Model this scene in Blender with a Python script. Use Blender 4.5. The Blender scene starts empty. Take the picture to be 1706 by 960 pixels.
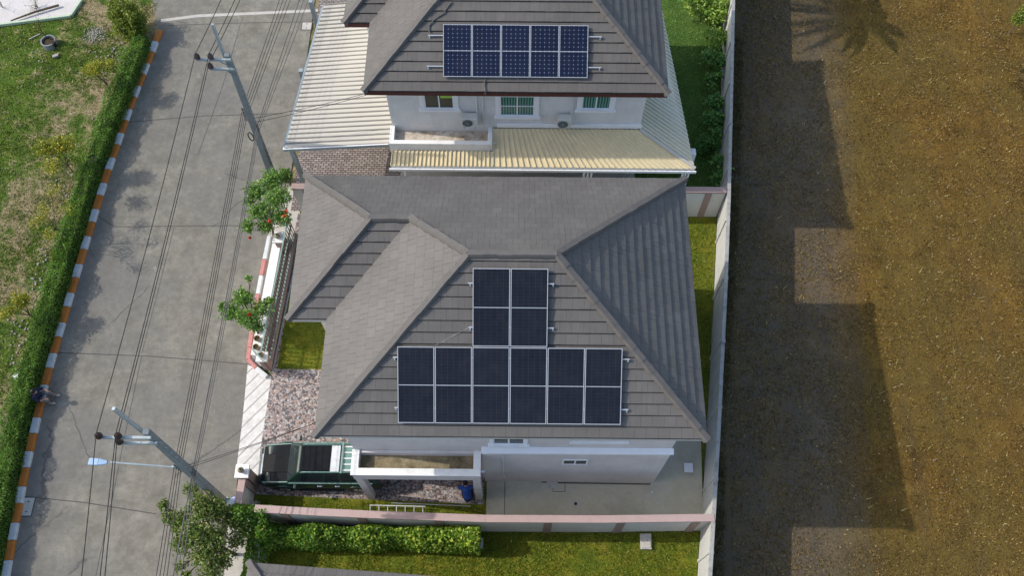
import bpy, math, random
import numpy as np
from mathutils import Vector, Matrix, Euler

random.seed(7); RNG = np.random.default_rng(7)
S = bpy.context.scene
COL = S.collection
R = math.radians

# ---------------------------------------------------------------- camera frame
F = 1484.407
CC = np.array([5.5606, -7.0822, 30.9238])
CR = np.array([.99995993, .00856736, .00259556])
CU = np.array([-.00884502, .90090835, .43391925])
CW = np.array([-.00137918, .43392482, -.90094803])

def ray(u, v):
    return CW + CR * (u - 853) / F - CU * (v - 480) / F
def at(u, v, z=0.):
    d = ray(u, v); t = (z - CC[2]) / d[2]
    return Vector(CC + t * d)
def aty(u, v, y):
    d = ray(u, v); t = (y - CC[1]) / d[1]
    return Vector(CC + t * d)
def xy(u, v, z=0.):
    p = at(u, v, z); return (p.x, p.y)

SUN = Vector((1.165, -.14, -1.)).normalized()

# ---------------------------------------------------------------- node helpers
class NT:
    def __init__(s, name):
        s.m = bpy.data.materials.new(name); s.m.use_nodes = True
        s.t = s.m.node_tree; s.t.nodes.clear()
        s.out = s.t.nodes.new('ShaderNodeOutputMaterial')
    def n(s, typ, **kw):
        nd = s.t.nodes.new('ShaderNode' + typ)
        ins = kw.pop('ins', {})
        for k, v in kw.items(): setattr(nd, k, v)
        for k, v in ins.items(): s.set(nd, k, v)
        return nd
    def set(s, nd, k, v):
        i = nd.inputs[k]
        if isinstance(v, bpy.types.NodeSocket): s.t.links.new(v, i)
        elif isinstance(v, (tuple, list)) and len(v) == 3 and i.type == 'RGBA': i.default_value = (*v, 1)
        else: i.default_value = v
    def pos(s):
        return s.n('NewGeometry').outputs['Position']
    def obj(s):
        return s.n('TexCoord').outputs['Object']
    def uv(s):
        return s.n('TexCoord').outputs['UV']
    def noise(s, vec, scale, detail=4, rough=.6, out=0):
        return s.n('TexNoise', ins={'Vector': vec, 'Scale': scale, 'Detail': detail, 'Roughness': rough}).outputs[out]
    def ramp(s, fac, stops, interp='LINEAR'):
        r = s.n('ValToRGB'); s.set(r, 'Fac', fac)
        cr = r.color_ramp; cr.interpolation = interp
        while len(cr.elements) < len(stops): cr.elements.new(.5)
        for e, (p, c) in zip(cr.elements, stops):
            e.position = p; e.color = (*c, 1) if len(c) == 3 else c
        return r.outputs[0]
    def rampf(s, fac, a, b, va=0., vb=1.):
        return s.n('MapRange', ins={'Value': fac, 'From Min': a, 'From Max': b, 'To Min': va, 'To Max': vb}).outputs[0]
    def mix(s, fac, a, b, mode='MIX'):
        m = s.n('Mix', data_type='RGBA', blend_type=mode)
        s.set(m, 0, fac)
        for idx, v in ((6, a), (7, b)):
            i = m.inputs[idx]
            if isinstance(v, bpy.types.NodeSocket): s.t.links.new(v, i)
            else: i.default_value = (*v, 1) if len(v) == 3 else v
        return m.outputs[2]
    def math(s, op, a, b=0.):
        m = s.n('Math', operation=op); s.set(m, 0, a); s.set(m, 1, b); return m.outputs[0]
    def mapping(s, vec, scale=(1, 1, 1), rot=(0, 0, 0), loc=(0, 0, 0)):
        return s.n('Mapping', ins={'Vector': vec, 'Scale': scale, 'Rotation': rot, 'Location': loc}).outputs[0]
    def bump(s, h, strength=.3, dist=.02):
        return s.n('Bump', ins={'Height': h, 'Strength': strength, 'Distance': dist}).outputs[0]
    def bsdf(s, color, rough=.8, metal=0., spec=.3, normal=None, coat=0.):
        b = s.n('BsdfPrincipled')
        s.set(b, 'Base Color', color); s.set(b, 'Roughness', rough); s.set(b, 'Metallic', metal)
        s.set(b, 'Specular IOR Level', spec)
        if coat: s.set(b, 'Coat Weight', coat); s.set(b, 'Coat Roughness', .04)
        if normal is not None: s.set(b, 'Normal', normal)
        s.t.links.new(b.outputs[0], s.out.inputs[0])
        return b

def sc(c, k): return tuple(x * k for x in c)

def plain(name, c, rough=.6, metal=0., var=.25, scale=3., spec=.3, dirt=None, dirt_amt=.5, coat=0., bumps=.0):
    t = NT(name); p = t.pos()
    n1 = t.noise(p, scale, 5, .65); n2 = t.noise(p, scale * 7.3, 4, .7)
    f = t.math('ADD', t.math('MULTIPLY', n1, .65), t.math('MULTIPLY', n2, .35))
    col = t.ramp(f, [(.3, sc(c, 1 - var)), (.5, c), (.72, sc(c, 1 + var * .6))])
    if dirt:
        d = t.noise(p, scale * .8, 6, .75)
        col = t.mix(t.rampf(d, .52, .74, 0, dirt_amt), col, dirt)
    nrm = t.bump(n2, bumps, .01) if bumps else None
    t.bsdf(col, rough, metal, spec, nrm, coat)
    return t.m

M = {}
def tile_material(name, c):
    t = NT(name); uv = t.uv(); p = t.pos()
    br = t.n('TexBrick', offset=.5, ins={'Vector': uv, 'Color1': (0, 0, 0), 'Color2': (1, 1, 1), 'Mortar': (.5, .5, .5), 'Scale': 1.,
        'Mortar Size': .006, 'Mortar Smooth': .1, 'Bias': 0., 'Brick Width': .33, 'Row Height': .3})
    rnd = t.n('SeparateColor', ins={'Color': br.outputs['Color']}).outputs[0]
    base = t.ramp(rnd, [(0., sc(c, .92)), (.5, c), (1., sc(c, 1.08))])
    n = t.noise(p, .7, 6, .7)
    base = t.mix(t.rampf(n, .35, .7, 0, .75), base, sc(c, .68))
    li = t.noise(p, 3.2, 6, .8)
    base = t.mix(t.rampf(li, .60, .72, 0, .35), base, sc((c[0], c[1], c[2] * .93), 1.5))
    # streaks running down the slope
    st = t.noise(t.mapping(uv, (9, .8, 1)), 1., 4, .7)
    base = t.mix(t.rampf(st, .5, .8, 0, .35), base, sc((c[0], c[1] * .98, c[2] * .93), 1.35))
    fine = t.noise(p, 60, 3, .7)
    base = t.mix(t.rampf(fine, .3, .8, 0, .3), base, sc(c, .6))
    spk = t.noise(p, 19, 2, .5)
    base = t.mix(t.rampf(spk, .72, .78, 0, .6), base, (.33, .32, .29))
    base = t.mix(t.math('MULTIPLY', br.outputs['Fac'], .7), base, sc(c, .40))
    h = t.math('SUBTRACT', t.math('ADD', t.math('MULTIPLY', rnd, .6), t.math('MULTIPLY', fine, .25)), t.math('MULTIPLY', br.outputs['Fac'], 1.2))
    t.bsdf(base, .62, 0, .35, t.bump(h, .45, .010))
    return t.m

def leaf_material(name, stops, trans=.3):
    t = NT(name)
    rnd = t.n('NewGeometry').outputs['Random Per Island']
    col = t.ramp(rnd, stops)
    n = t.noise(t.pos(), 1.3, 3, .6)
    col = t.mix(t.rampf(n, .35, .7, 0., .45), col, sc(stops[0][1], .8))
    b = t.bsdf(col, .5, 0, .35)
    tr = t.n('BsdfTranslucent', ins={'Color': t.mix(.5, col, (.35, .45, .05))})
    mx = t.n('MixShader', ins={'Fac': trans})
    t.t.links.new(b.outputs[0], mx.inputs[1]); t.t.links.new(tr.outputs[0], mx.inputs[2])
    t.t.links.new(mx.outputs[0], t.out.inputs[0])
    return t.m

def build_materials():
    M['tile'] = tile_material('grey concrete roof tile', (.120, .111, .100))
    M['tile2'] = tile_material('grey concrete roof tile older', (.120, .110, .097))
    M['edge'] = plain('tile lip gap shade', (.035, .032, .03), .9)  # near-black colour paints the shadow gap under each tile course
    M['ridge'] = plain('roof ridge mortar tile', (.108, .100, .090), .7, var=.25, scale=4)
    # ground sheets
    t = NT('dry field grass'); p = t.pos()
    big = t.noise(p, .16, 5, .6); mid = t.noise(p, 1.1, 6, .7); fine = t.noise(p, 14, 5, .75)
    col = t.ramp(mid, [(.25, (.075, .040, .010)), (.45, (.135, .076, .016)), (.6, (.175, .102, .021)), (.8, (.235, .150, .040))])
    col = t.mix(t.rampf(big, .42, .62, 0, .6), col, (.10, .082, .022))
    rut = t.noise(t.mapping(p, (1.6, .10, 1), (0, 0, R(-6))), 1., 5, .7)
    col = t.mix(t.rampf(rut, .52, .68, 0, .5), col, (.075, .055, .028))
    col = t.mix(t.rampf(fine, .45, .75, 0, .75), col, (.045, .028, .012))
    sp = t.noise(p, 30, 2, .6)
    col = t.mix(t.rampf(sp, .62, .74, 0, .7), col, (.38, .27, .11))
    # bare sandy track running north-south a few metres east of the wall
    sx = t.n('SeparateXYZ', ins={'Vector': p})
    d = t.math('ABSOLUTE', t.math('SUBTRACT', t.math('SUBTRACT', sx.outputs[0], t.math('MULTIPLY', sx.outputs[1], .115)), 16.6))
    bl = t.noise(p, .55, 5, .65)
    track = t.math('MULTIPLY', t.rampf(d, .2, 1.8, 1, 0), t.rampf(bl, .46, .62, 0, 1))
    track = t.math('MULTIPLY', track, t.rampf(fine, .7, .4, .3, 1))
    col = t.mix(t.math('MULTIPLY', track, .33), col, (.20, .185, .17))
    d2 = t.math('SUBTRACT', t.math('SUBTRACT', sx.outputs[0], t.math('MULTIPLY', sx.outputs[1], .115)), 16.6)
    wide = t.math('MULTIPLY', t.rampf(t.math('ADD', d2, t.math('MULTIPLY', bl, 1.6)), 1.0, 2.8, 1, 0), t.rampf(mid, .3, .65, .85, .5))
    col = t.mix(wide, col, (.098, .087, .069))  # grey tone of the shade tinted into the ground from the wall outward
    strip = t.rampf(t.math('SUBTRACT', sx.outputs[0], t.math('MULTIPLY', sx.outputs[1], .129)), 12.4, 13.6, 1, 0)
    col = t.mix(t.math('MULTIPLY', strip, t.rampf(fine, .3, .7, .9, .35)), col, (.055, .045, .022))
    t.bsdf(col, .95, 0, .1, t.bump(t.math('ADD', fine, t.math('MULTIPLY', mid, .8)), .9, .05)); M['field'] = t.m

    t = NT('patchy verge soil and grass'); p = t.pos()
    big = t.noise(p, .3, 5, .65); mid = t.noise(p, 1.6, 6, .72); fine = t.noise(p, 17, 5, .75)
    gr = t.ramp(mid, [(.3, (.03, .065, .010)), (.5, (.075, .13, .016)), (.7, (.14, .18, .025)), (.85, (.20, .21, .05))])
    so = t.ramp(mid, [(.3, (.14, .105, .055)), (.55, (.27, .215, .12)), (.8, (.4, .34, .22))])
    sx = t.n('SeparateXYZ', ins={'Vector': p})
    near = t.rampf(sx.outputs[0], -16.5, -12.2, -.01, .105)
    col = t.mix(t.rampf(t.math('ADD', t.math('ADD', t.math('MULTIPLY', big, .5), t.math('MULTIPLY', mid, .5)), near), .54, .62, 0, 1), gr, so)
    col = t.mix(t.rampf(fine, .48, .75, 0, .7), col, (.03, .035, .012))
    t.bsdf(col, .95, 0, .1, t.bump(t.math('ADD', fine, mid), .9, .06)); M['verge'] = t.m

    t = NT('lawn turf'); p = t.pos()
    mid = t.noise(p, 1.3, 6, .72); fine = t.noise(p, 22, 5, .75)
    col = t.ramp(mid, [(.28, (.045, .075, .01)), (.45, (.11, .145, .015)), (.6, (.19, .19, .02)), (.78, (.32, .24, .05))])
    col = t.mix(t.rampf(fine, .45, .75, 0, .7), col, (.03, .04, .008))
    t.bsdf(col, .95, 0, .1, t.bump(fine, .9, .04)); M['lawn'] = t.m
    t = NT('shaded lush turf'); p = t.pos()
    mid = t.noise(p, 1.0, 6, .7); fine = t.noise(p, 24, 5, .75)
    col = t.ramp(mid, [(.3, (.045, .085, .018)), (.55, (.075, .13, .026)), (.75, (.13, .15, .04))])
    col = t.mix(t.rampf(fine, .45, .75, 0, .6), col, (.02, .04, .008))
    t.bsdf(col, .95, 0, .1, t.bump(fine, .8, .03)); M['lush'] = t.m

    t = NT('road concrete'); p = t.pos()
    big = t.noise(p, .22, 6, .65); mid = t.noise(p, 1.2, 7, .72); fine = t.noise(p, 26, 4, .7)
    col = t.ramp(mid, [(.28, (.112, .103, .079)), (.5, (.200, .186, .147)), (.75, (.30, .28, .222))])
    col = t.mix(t.rampf(big, .44, .62, 0, .7), col, (.15, .146, .135))
    sx = t.n('SeparateXYZ', ins={'Vector': p})
    # drag-broom streaks along the carriageway and darker worn lanes
    st = t.noise(t.mapping(p, (3.2, .12, 1)), 1., 5, .7)
    col = t.mix(t.rampf(st, .5, .72, 0, .45), col, (.20, .190, .175))
    col = t.mix(t.rampf(fine, .4, .75, 0, .35), col, (.16, .15, .135))
    mot = t.noise(p, 4.5, 5, .75)
    col = t.mix(t.rampf(mot, .42, .68, 0, .65), col, (.125, .118, .10))
    pale = t.noise(p, .8, 6, .8)
    col = t.mix(t.rampf(pale, .62, .74, 0, .6), col, (.36, .345, .30))
    crk = t.n('TexVoronoi', feature='DISTANCE_TO_EDGE', ins={'Vector': t.mix(.25, p, t.noise(p, 1.5, 4, .6, 1)), 'Scale': .16}).outputs['Distance']
    col = t.mix(t.math('MULTIPLY', t.rampf(crk, .0015, .004, 1, 0), t.rampf(big, .5, .56, 0, .8)), col, (.09, .085, .08))
    t.bsdf(col, .9, 0, .15, t.bump(fine, .35, .01)); M['road'] = t.m
    M['joint'] = plain('tarred slab joint', (.075, .07, .064), .9)
    M['patch'] = plain('pale cement band', (.43, .405, .36), .9, var=.2, scale=5, dirt=(.3, .28, .24))

    t = NT('yard concrete'); p = t.pos()
    big = t.noise(p, .5, 6, .7); fine = t.noise(p, 30, 4, .7); mid = t.noise(p, 3, 5, .7)
    col = t.ramp(big, [(.3, (.34, .32, .235)), (.5, (.48, .45, .35)), (.7, (.40, .385, .25))])
    col = t.mix(t.rampf(mid, .5, .75, 0, .4), col, (.36, .35, .32))
    col = t.mix(t.rampf(fine, .4, .8, 0, .3), col, (.15, .15, .13))
    t.bsdf(col, .88, 0, .2, t.bump(fine, .3, .008)); M['yard'] = t.m

    t = NT('pale ramp cement'); p = t.pos()
    w = t.n('TexWave', wave_type='BANDS', ins={'Vector': t.mapping(p, (1, 1, 1), (0, 0, R(40))), 'Scale': .9, 'Distortion': .6, 'Detail': 2.}).outputs['Fac']
    n = t.noise(p, 4, 5, .7)
    col = t.ramp(n, [(.3, (.46, .445, .41)), (.7, (.66, .645, .61))])
    col = t.mix(t.rampf(w, .02, .1, .75, 0), col, (.25, .24, .22))
    t.bsdf(col, .85, 0, .2); M['ramp'] = t.m

    t = NT('crazy stone paving tiles'); p = t.pos()
    g = t.mapping(p, (1, 1, 1), (0, 0, R(0)))
    v = t.n('TexVoronoi', ins={'Vector': g, 'Scale': 15., 'Randomness': 1.})
    e = t.n('TexVoronoi', feature='DISTANCE_TO_EDGE', ins={'Vector': g, 'Scale': 15., 'Randomness': 1.}).outputs['Distance']
    rr = t.n('SeparateColor', ins={'Color': v.outputs['Color']}).outputs[0]
    col = t.ramp(rr, [(0, (.05, .045, .05)), (.24, (.11, .10, .105)), (.30, (.34, .22, .17)), (.48, (.42, .31, .25)), (.52, (.40, .375, .355)), (.70, (.5, .47, .44)), (.78, (.24, .225, .225)), (.92, (.30, .19, .15))], 'CONSTANT')
    col = t.mix(t.rampf(t.noise(p, 9, 4, .7), .4, .75, 0, .4), col, (.16, .14, .13))
    col = t.mix(t.rampf(e, .02, .06, .9, 0), col, (.10, .085, .08))
    br = t.n('TexBrick', offset=0., ins={'Vector': p, 'Scale': 1., 'Mortar Size': .012, 'Brick Width': .42, 'Row Height': .42}).outputs['Fac']
    col = t.mix(t.math('MULTIPLY', br, .6), col, (.09, .08, .075))
    col = t.mix(.12, col, (.24, .21, .195))
    t.bsdf(col, .6, 0, .35, t.bump(t.rampf(e, 0, .08), .5, .01)); M['cobble'] = t.m
    t = NT('brown patterned paving'); p = t.pos()
    br = t.n('TexBrick', offset=.5, ins={'Vector': t.mapping(p, (1, 1, 1), (0, 0, R(0))), 'Color1': (.20, .165, .15), 'Color2': (.36, .305, .275), 'Mortar': (.06, .05, .045), 'Scale': 1., 'Mortar Size': .018, 'Brick Width': .21, 'Row Height': .105})
    n = t.noise(p, 6, 5, .7)
    t.bsdf(t.mix(t.rampf(n, .45, .7, 0, .6), br.outputs['Color'], (.10, .085, .075)), .7, 0, .3); M['cobble2'] = t.m

    # buildings
    M['wall'] = plain('painted render greyish', (.50, .475, .455), .85, var=.06, scale=1.2, dirt=(.4, .38, .35), dirt_amt=.35)
    M['wall2'] = plain('painted render warm grey', (.56, .53, .50), .85, var=.06, scale=1.2, dirt=(.46, .43, .4), dirt_amt=.35)
    for key, c in (('wall', (.66, .655, .64)), ('wall2', (.62, .57, .53))):
        t = NT('painted render ' + key); p = t.pos()
        st = t.noise(t.mapping(p, (2.1, 2.1, .22)), 1., 6, .8); n = t.noise(p, 1.1, 5, .7)
        col = t.ramp(n, [(.3, sc(c, .86)), (.6, c), (.8, sc(c, 1.06))])
        col = t.mix(t.rampf(st, .52, .78, 0, .38), col, sc((c[0], c[1] * .97, c[2] * .92), .62))
        t.bsdf(col, .85, 0, .2); M[key] = t.m
    M['trim'] = plain('white painted trim', (.74, .75, .76), .6, var=.05, scale=2, dirt=(.55, .53, .48), dirt_amt=.3)
    M['parapet'] = plain('white parapet paint', (.72, .71, .67), .7, var=.08, scale=3, dirt=(.40, .37, .31), dirt_amt=.55)
    M['maroon'] = plain('dark maroon fascia', (.085, .022, .02), .5)
    M['fascia'] = plain('grey white fascia', (.45, .43, .41), .6)
    t = NT('stained roof slab'); p = t.pos()
    n = t.noise(p, 2.2, 6, .75); m2 = t.noise(p, 11, 5, .75)
    col = t.ramp(n, [(.30, (.07, .055, .03)), (.42, (.17, .14, .085)), (.55, (.25, .21, .13)), (.66, (.31, .27, .19)), (.74, (.5, .46, .38))])
    col = t.mix(t.rampf(m2, .5, .75, 0, .7), col, (.10, .08, .05))
    t.bsdf(col, .95, 0, .1, t.bump(m2, .4, .01)); M['stain'] = t.m
    t = NT('stained balcony slab'); p = t.pos()
    n = t.noise(p, 1.7, 6, .75); m2 = t.noise(p, 9, 5, .75)
    col = t.ramp(n, [(.34, (.13, .075, .03)), (.42, (.33, .27, .20)), (.52, (.46, .40, .32)), (.6, (.6, .55, .48)), (.66, (.3, .24, .17))])
    col = t.mix(t.rampf(m2, .5, .75, 0, .6), col, (.2, .16, .11))
    t.bsdf(col, .95, 0, .1); M['stain2'] = t.m
    M['sheet'] = plain('beige metal roofing', (.455, .43, .365), .5, var=.05, scale=.9, spec=.4, dirt=(.47, .43, .35), dirt_amt=.45)
    M['sheete'] = plain('beige metal roofing east', (.60, .555, .42), .5, var=.05, scale=1., spec=.3, dirt=(.45, .41, .30), dirt_amt=.4)  # east copy, colour warmed to offset the bluish shade on that side
    M['seam'] = plain('dark roofing seam', (.22, .21, .185), .7, var=.2, scale=3)  # darker tone for the ribs of the carport sheet
    M['sheetd'] = plain('beige metal roofing south', (.66, .56, .34), .5, var=.06, scale=1., spec=.4, dirt=(.45, .4, .27), dirt_amt=.4)
    M['alu'] = plain('mill aluminium', (.72, .73, .74), .35, metal=.7, var=.05)
    M['galv'] = plain('galvanised steel', (.30, .35, .36), .5, metal=.3, var=.2, scale=8)
    M['pole'] = plain('weathered pole concrete', (.185, .205, .205), .9, var=.25, scale=3, dirt=(.11, .12, .115), bumps=.3)
    M['porc'] = plain('brown porcelain', (.035, .018, .018), .25, spec=.5)
    M['wire'] = plain('black cable', (.022, .021, .02), .7)
    M['cable'] = plain('grey cable', (.10, .097, .09), .7)
    M['lampblue'] = plain('pale blue lamp housing', (.25, .37, .50), .4)
    M['lens'] = plain('lamp lens', (.6, .68, .75), .2)
    M['orange'] = plain('orange kerb paint', (.46, .165, .03), .75, var=.25, scale=5, dirt=(.20, .11, .06), dirt_amt=.6)
    M['kwhite'] = plain('white kerb paint', (.55, .57, .57), .75, var=.15, scale=5, dirt=(.30, .28, .25), dirt_amt=.7)
    M['kred'] = plain('faded red kerb paint', (.44, .18, .16), .75, var=.2, scale=6, dirt=(.5, .42, .38))
    M['pinkcap'] = plain('pink wall capping', (.40, .29, .26), .75, var=.12, scale=2.5, dirt=(.36, .29, .27), dirt_amt=.6)
    M['pinkpil'] = plain('brown pink pilaster', (.31, .225, .20), .8, var=.12, scale=3)
    M['fence'] = plain('off white fence panel', (.60, .585, .55), .85, var=.07, scale=1.6, dirt=(.42, .40, .36), dirt_amt=.5)
    M['precast'] = plain('weathered precast panel', (.47, .475, .45), .9, var=.12, scale=1.3, dirt=(.22, .22, .20), dirt_amt=.7)
    M['precap'] = plain('stained concrete coping', (.32, .315, .29), .9, var=.3, scale=4, dirt=(.07, .065, .055), dirt_amt=.85)
    M['railbrown'] = plain('brown fence bars', (.20, .10, .07), .6)
    M['railgreen'] = plain('teal steel rail', (.20, .29, .26), .5, metal=.2)
    M['white'] = plain('white plastic', (.75, .75, .73), .4, var=.06)
    M['block'] = plain('rough concrete block', (.42, .41, .37), .95, var=.25, scale=9, dirt=(.25, .24, .2), bumps=.5)
    M['glass'] = plain('dark window glass', (.010, .018, .020), .05, spec=.35, var=.1)
    t = NT('teal curtain behind glass'); p = t.pos()
    w = t.n('TexWave', wave_type='BANDS', bands_direction='X', ins={'Vector': p, 'Scale': 3.2, 'Distortion': 1.2, 'Detail': 2., 'Detail Scale': 1.}).outputs['Fac']
    col = t.ramp(w, [(.1, (.01, .055, .055)), (.5, (.03, .14, .13)), (.9, (.10, .30, .26))])
    t.bsdf(col, .15, 0, .6); M['curtain'] = t.m
    M['blind'] = plain('lime green blind', (.33, .55, .08), .5)
    M['curtdark'] = plain('dark curtain', (.05, .045, .03), .4, spec=.6, var=.5, scale=6)
    M['acbody'] = plain('beige condenser casing', (.52, .53, .49), .5, var=.08)
    M['black'] = plain('black plastic', (.015, .015, .016), .5)
    M['rubber'] = plain('tyre rubber', (.022, .022, .023), .8)
    # photovoltaic
    def cells(name, base, line, dot, nx, ny, lw, dotamt):
        t = NT(name); uv = t.uv()
        sep = t.n('SeparateXYZ', ins={'Vector': uv})
        def grid(o, n):
            f = t.math('FRACT', t.math('MULTIPLY', o, n)); return t.math('ABSOLUTE', t.math('SUBTRACT', f, .5))
        gx, gy = grid(sep.outputs[0], nx), grid(sep.outputs[1], ny)
        lx = t.rampf(gx, .5 - lw * 1.0, .5 - lw * .4, 0, 1); ly = t.rampf(gy, .5 - lw * 1.6, .5 - lw * .8, 0, 1)
        n = t.noise(t.pos(), .8, 3, .5)
        oi = t.n('ObjectInfo').outputs['Random']
        col = t.mix(n, sc(base, .7), sc(base, 1.3))
        col = t.mix(t.math('MULTIPLY', oi, .5), col, sc(base, 1.5))
        du = t.noise(t.pos(), 2.2, 5, .7)
        col = t.mix(t.rampf(du, .45, .8, 0, .10), col, (.12, .11, .10))
        cellr = t.n('TexWhiteNoise', noise_dimensions='2D', ins={'Vector': t.n('VectorMath', operation='FLOOR', ins={0: t.mapping(uv, (nx, ny, 1))}).outputs[0]}).outputs['Value']
        col = t.mix(t.math('MULTIPLY', cellr, .35), col, sc(base, 1.7))
        col = t.mix(t.math('MULTIPLY', ly, .32), col, line)
        col = t.mix(t.math('MULTIPLY', lx, .55), col, line)
        dt = t.math('MULTIPLY', t.rampf(gx, .5 - lw * 1.8, .5 - lw, 0, 1), t.rampf(gy, .36, .42, 0, 1))
        col = t.mix(t.math('MULTIPLY', dt, dotamt), col, dot)
        t.bsdf(col, .18, 0, .22, None, .1); return t.m
    M['cell1'] = cells('black half cut cells', (.0075, .0085, .0125), (.030, .034, .046), (.06, .065, .08), 6, 11, .03, .35)
    M['cell2'] = cells('blue mono cells', (.006, .009, .022), (.03, .045, .10), (.30, .34, .42), 6, 6, .05, .65)
    M['pvframe'] = plain('panel frame aluminium', (.46, .47, .48), .35, metal=.35, var=.05)
    # vehicle
    M['paint'] = plain('dark green car paint', (.012, .033, .024), .3, spec=.35, var=.1, coat=.3)
    M['paintl'] = plain('teal green roof paint', (.13, .24, .195), .3, spec=.5, var=.12, scale=2, coat=.5)
    M['hood'] = plain('black bonnet paint', (.012, .013, .014), .2, spec=.08, var=.4, scale=5)
    M['chrome'] = plain('chrome', (.6, .62, .62), .2, metal=.9)
    M['headl'] = plain('headlamp lens', (.6, .62, .6), .15)
    # people
    M['skin'] = plain('skin', (.30, .17, .11), .55, var=.08)
    M['hair'] = plain('black hair', (.010, .009, .009), .5)
    M['blueshirt'] = plain('blue shirt cloth', (.025, .075, .30), .85, var=.2, scale=8)
    M['navy'] = plain('navy cloth', (.015, .018, .045), .85, var=.2, scale=8)
    M['greycloth'] = plain('grey cloth', (.16, .16, .17), .9, var=.2, scale=8)
    M['shoe'] = plain('pale shoe', (.4, .4, .38), .7)
    M['bluebag'] = plain('white and blue bag plastic', (.45, .55, .75), .4, var=.3, scale=12, dirt=(.75, .75, .75), dirt_amt=.9)
    M['terra'] = plain('glazed pot', (.22, .20, .12), .4, var=.3, scale=8)
    M['soil'] = plain('potting soil', (.05, .035, .02), .95)
    # vegetation
    M['bark'] = plain('bark', (.10, .075, .05), .95, var=.35, scale=12, bumps=.6)
    M['leaf_hedge'] = leaf_material('clipped hedge leaf', [(0, (0.054, 0.1283, 0.0162)), (0.4, (0.0945, 0.2228, 0.0243)), (0.75, (0.135, 0.297, 0.0338)), (1, (0.2295, 0.3915, 0.054))])
    M['leaf_core'] = plain('hedge inner twigs', (.02, .035, .008), .95, var=.4, scale=10)
    M['leaf_bush'] = leaf_material('round bush leaf', [(0, (0.0805, 0.1265, 0.0184)), (0.45, (0.161, 0.2185, 0.0276)), (0.8, (0.2415, 0.299, 0.0345)), (1, (0.345, 0.368, 0.0575))])
    M['leaf_yellow'] = leaf_material('yellow flowering leaf', [(0, (0.138, 0.184, 0.0207)), (0.45, (0.253, 0.2875, 0.0322)), (0.7, (0.437, 0.391, 0.0345)), (1, (0.69, 0.5175, 0.0345))])
    M['leaf_red'] = leaf_material('broad green leaf', [(0, (0.0594, 0.1485, 0.0324)), (0.45, (0.135, 0.2835, 0.054)), (0.8, (0.2295, 0.432, 0.081)), (1, (0.459, 0.675, 0.162))])
    M['flower'] = leaf_material('red flower', [(0, (.45, .03, .01)), (.6, (.6, .07, .02)), (1, (.7, .16, .03))], .2)
    M['leaf_tree'] = leaf_material('bronzed tree leaf', [(0, (0.065, 0.1105, 0.026)), (0.4, (0.1235, 0.2015, 0.039)), (0.7, (0.195, 0.2795, 0.052)), (0.9, (0.286, 0.286, 0.091)), (1, (0.546, 0.429, 0.26))])
    M['leaf_vine'] = leaf_material('bright vine leaf', [(0, (0.0438, 0.1225, 0.014)), (0.45, (0.105, 0.245, 0.0263)), (0.8, (0.21, 0.385, 0.035)), (1, (0.525, 0.63, 0.0875))])
    M['leaf_vinel'] = leaf_material('yellow green vine leaf', [(0, (0.0972, 0.2106, 0.0194)), (0.45, (0.2106, 0.3726, 0.0324)), (0.8, (0.405, 0.5346, 0.0486)), (1, (0.7776, 0.81, 0.1458))])
    M['leaf_shrub'] = leaf_material('garden shrub leaf', [(0, (0.0448, 0.1344, 0.0336)), (0.5, (0.1008, 0.2688, 0.056)), (1, (0.2912, 0.5376, 0.112))])
    M['leaf_shrubl'] = leaf_material('pale shrub leaf', [(0, (0.1183, 0.2366, 0.0338)), (0.5, (0.2535, 0.4225, 0.0592)), (1, (0.5577, 0.676, 0.1521))])
    M['blade_field'] = leaf_material('dry field blade', [(0, (.06, .035, .009)), (.35, (.115, .066, .014)), (.65, (.18, .105, .022)), (.9, (.30, .19, .05)), (1, (.46, .32, .12))], .15)
    M['blade_verge'] = leaf_material('verge blade', [(0, (.03, .065, .008)), (.4, (.10, .145, .014)), (.7, (.19, .225, .022)), (.9, (.33, .31, .06)), (1, (.55, .48, .2))], .2)
    M['blade_lawn'] = leaf_material('lawn blade', [(0, (.055, .095, .008)), (.45, (.15, .20, .016)), (.8, (.26, .27, .025)), (1, (.42, .32, .06))], .2)
    M['blade_dry'] = leaf_material('bleached dead grass', [(0, (.12, .10, .05)), (.5, (.30, .25, .13)), (1, (.6, .53, .36))], .15)
    M['blade_weed'] = leaf_material('field weed', [(0, (.10, .075, .02)), (.5, (.22, .17, .05)), (1, (.42, .36, .13))], .15)
    M['straw'] = leaf_material('dead weed', [(0, (.05, .038, .016)), (.5, (.10, .078, .03)), (1, (.17, .12, .05))], .1)
    M['rubble'] = plain('broken rubble', (.30, .28, .24), .95, var=.4, scale=14, bumps=.5)
    M['padedge'] = plain('pale green edge cement', (.42, .50, .36), .9, var=.15)
    M['pad'] = plain('pale cement pad', (.52, .49, .46), .9, var=.12, scale=1.5, dirt=(.38, .34, .27))

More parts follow.
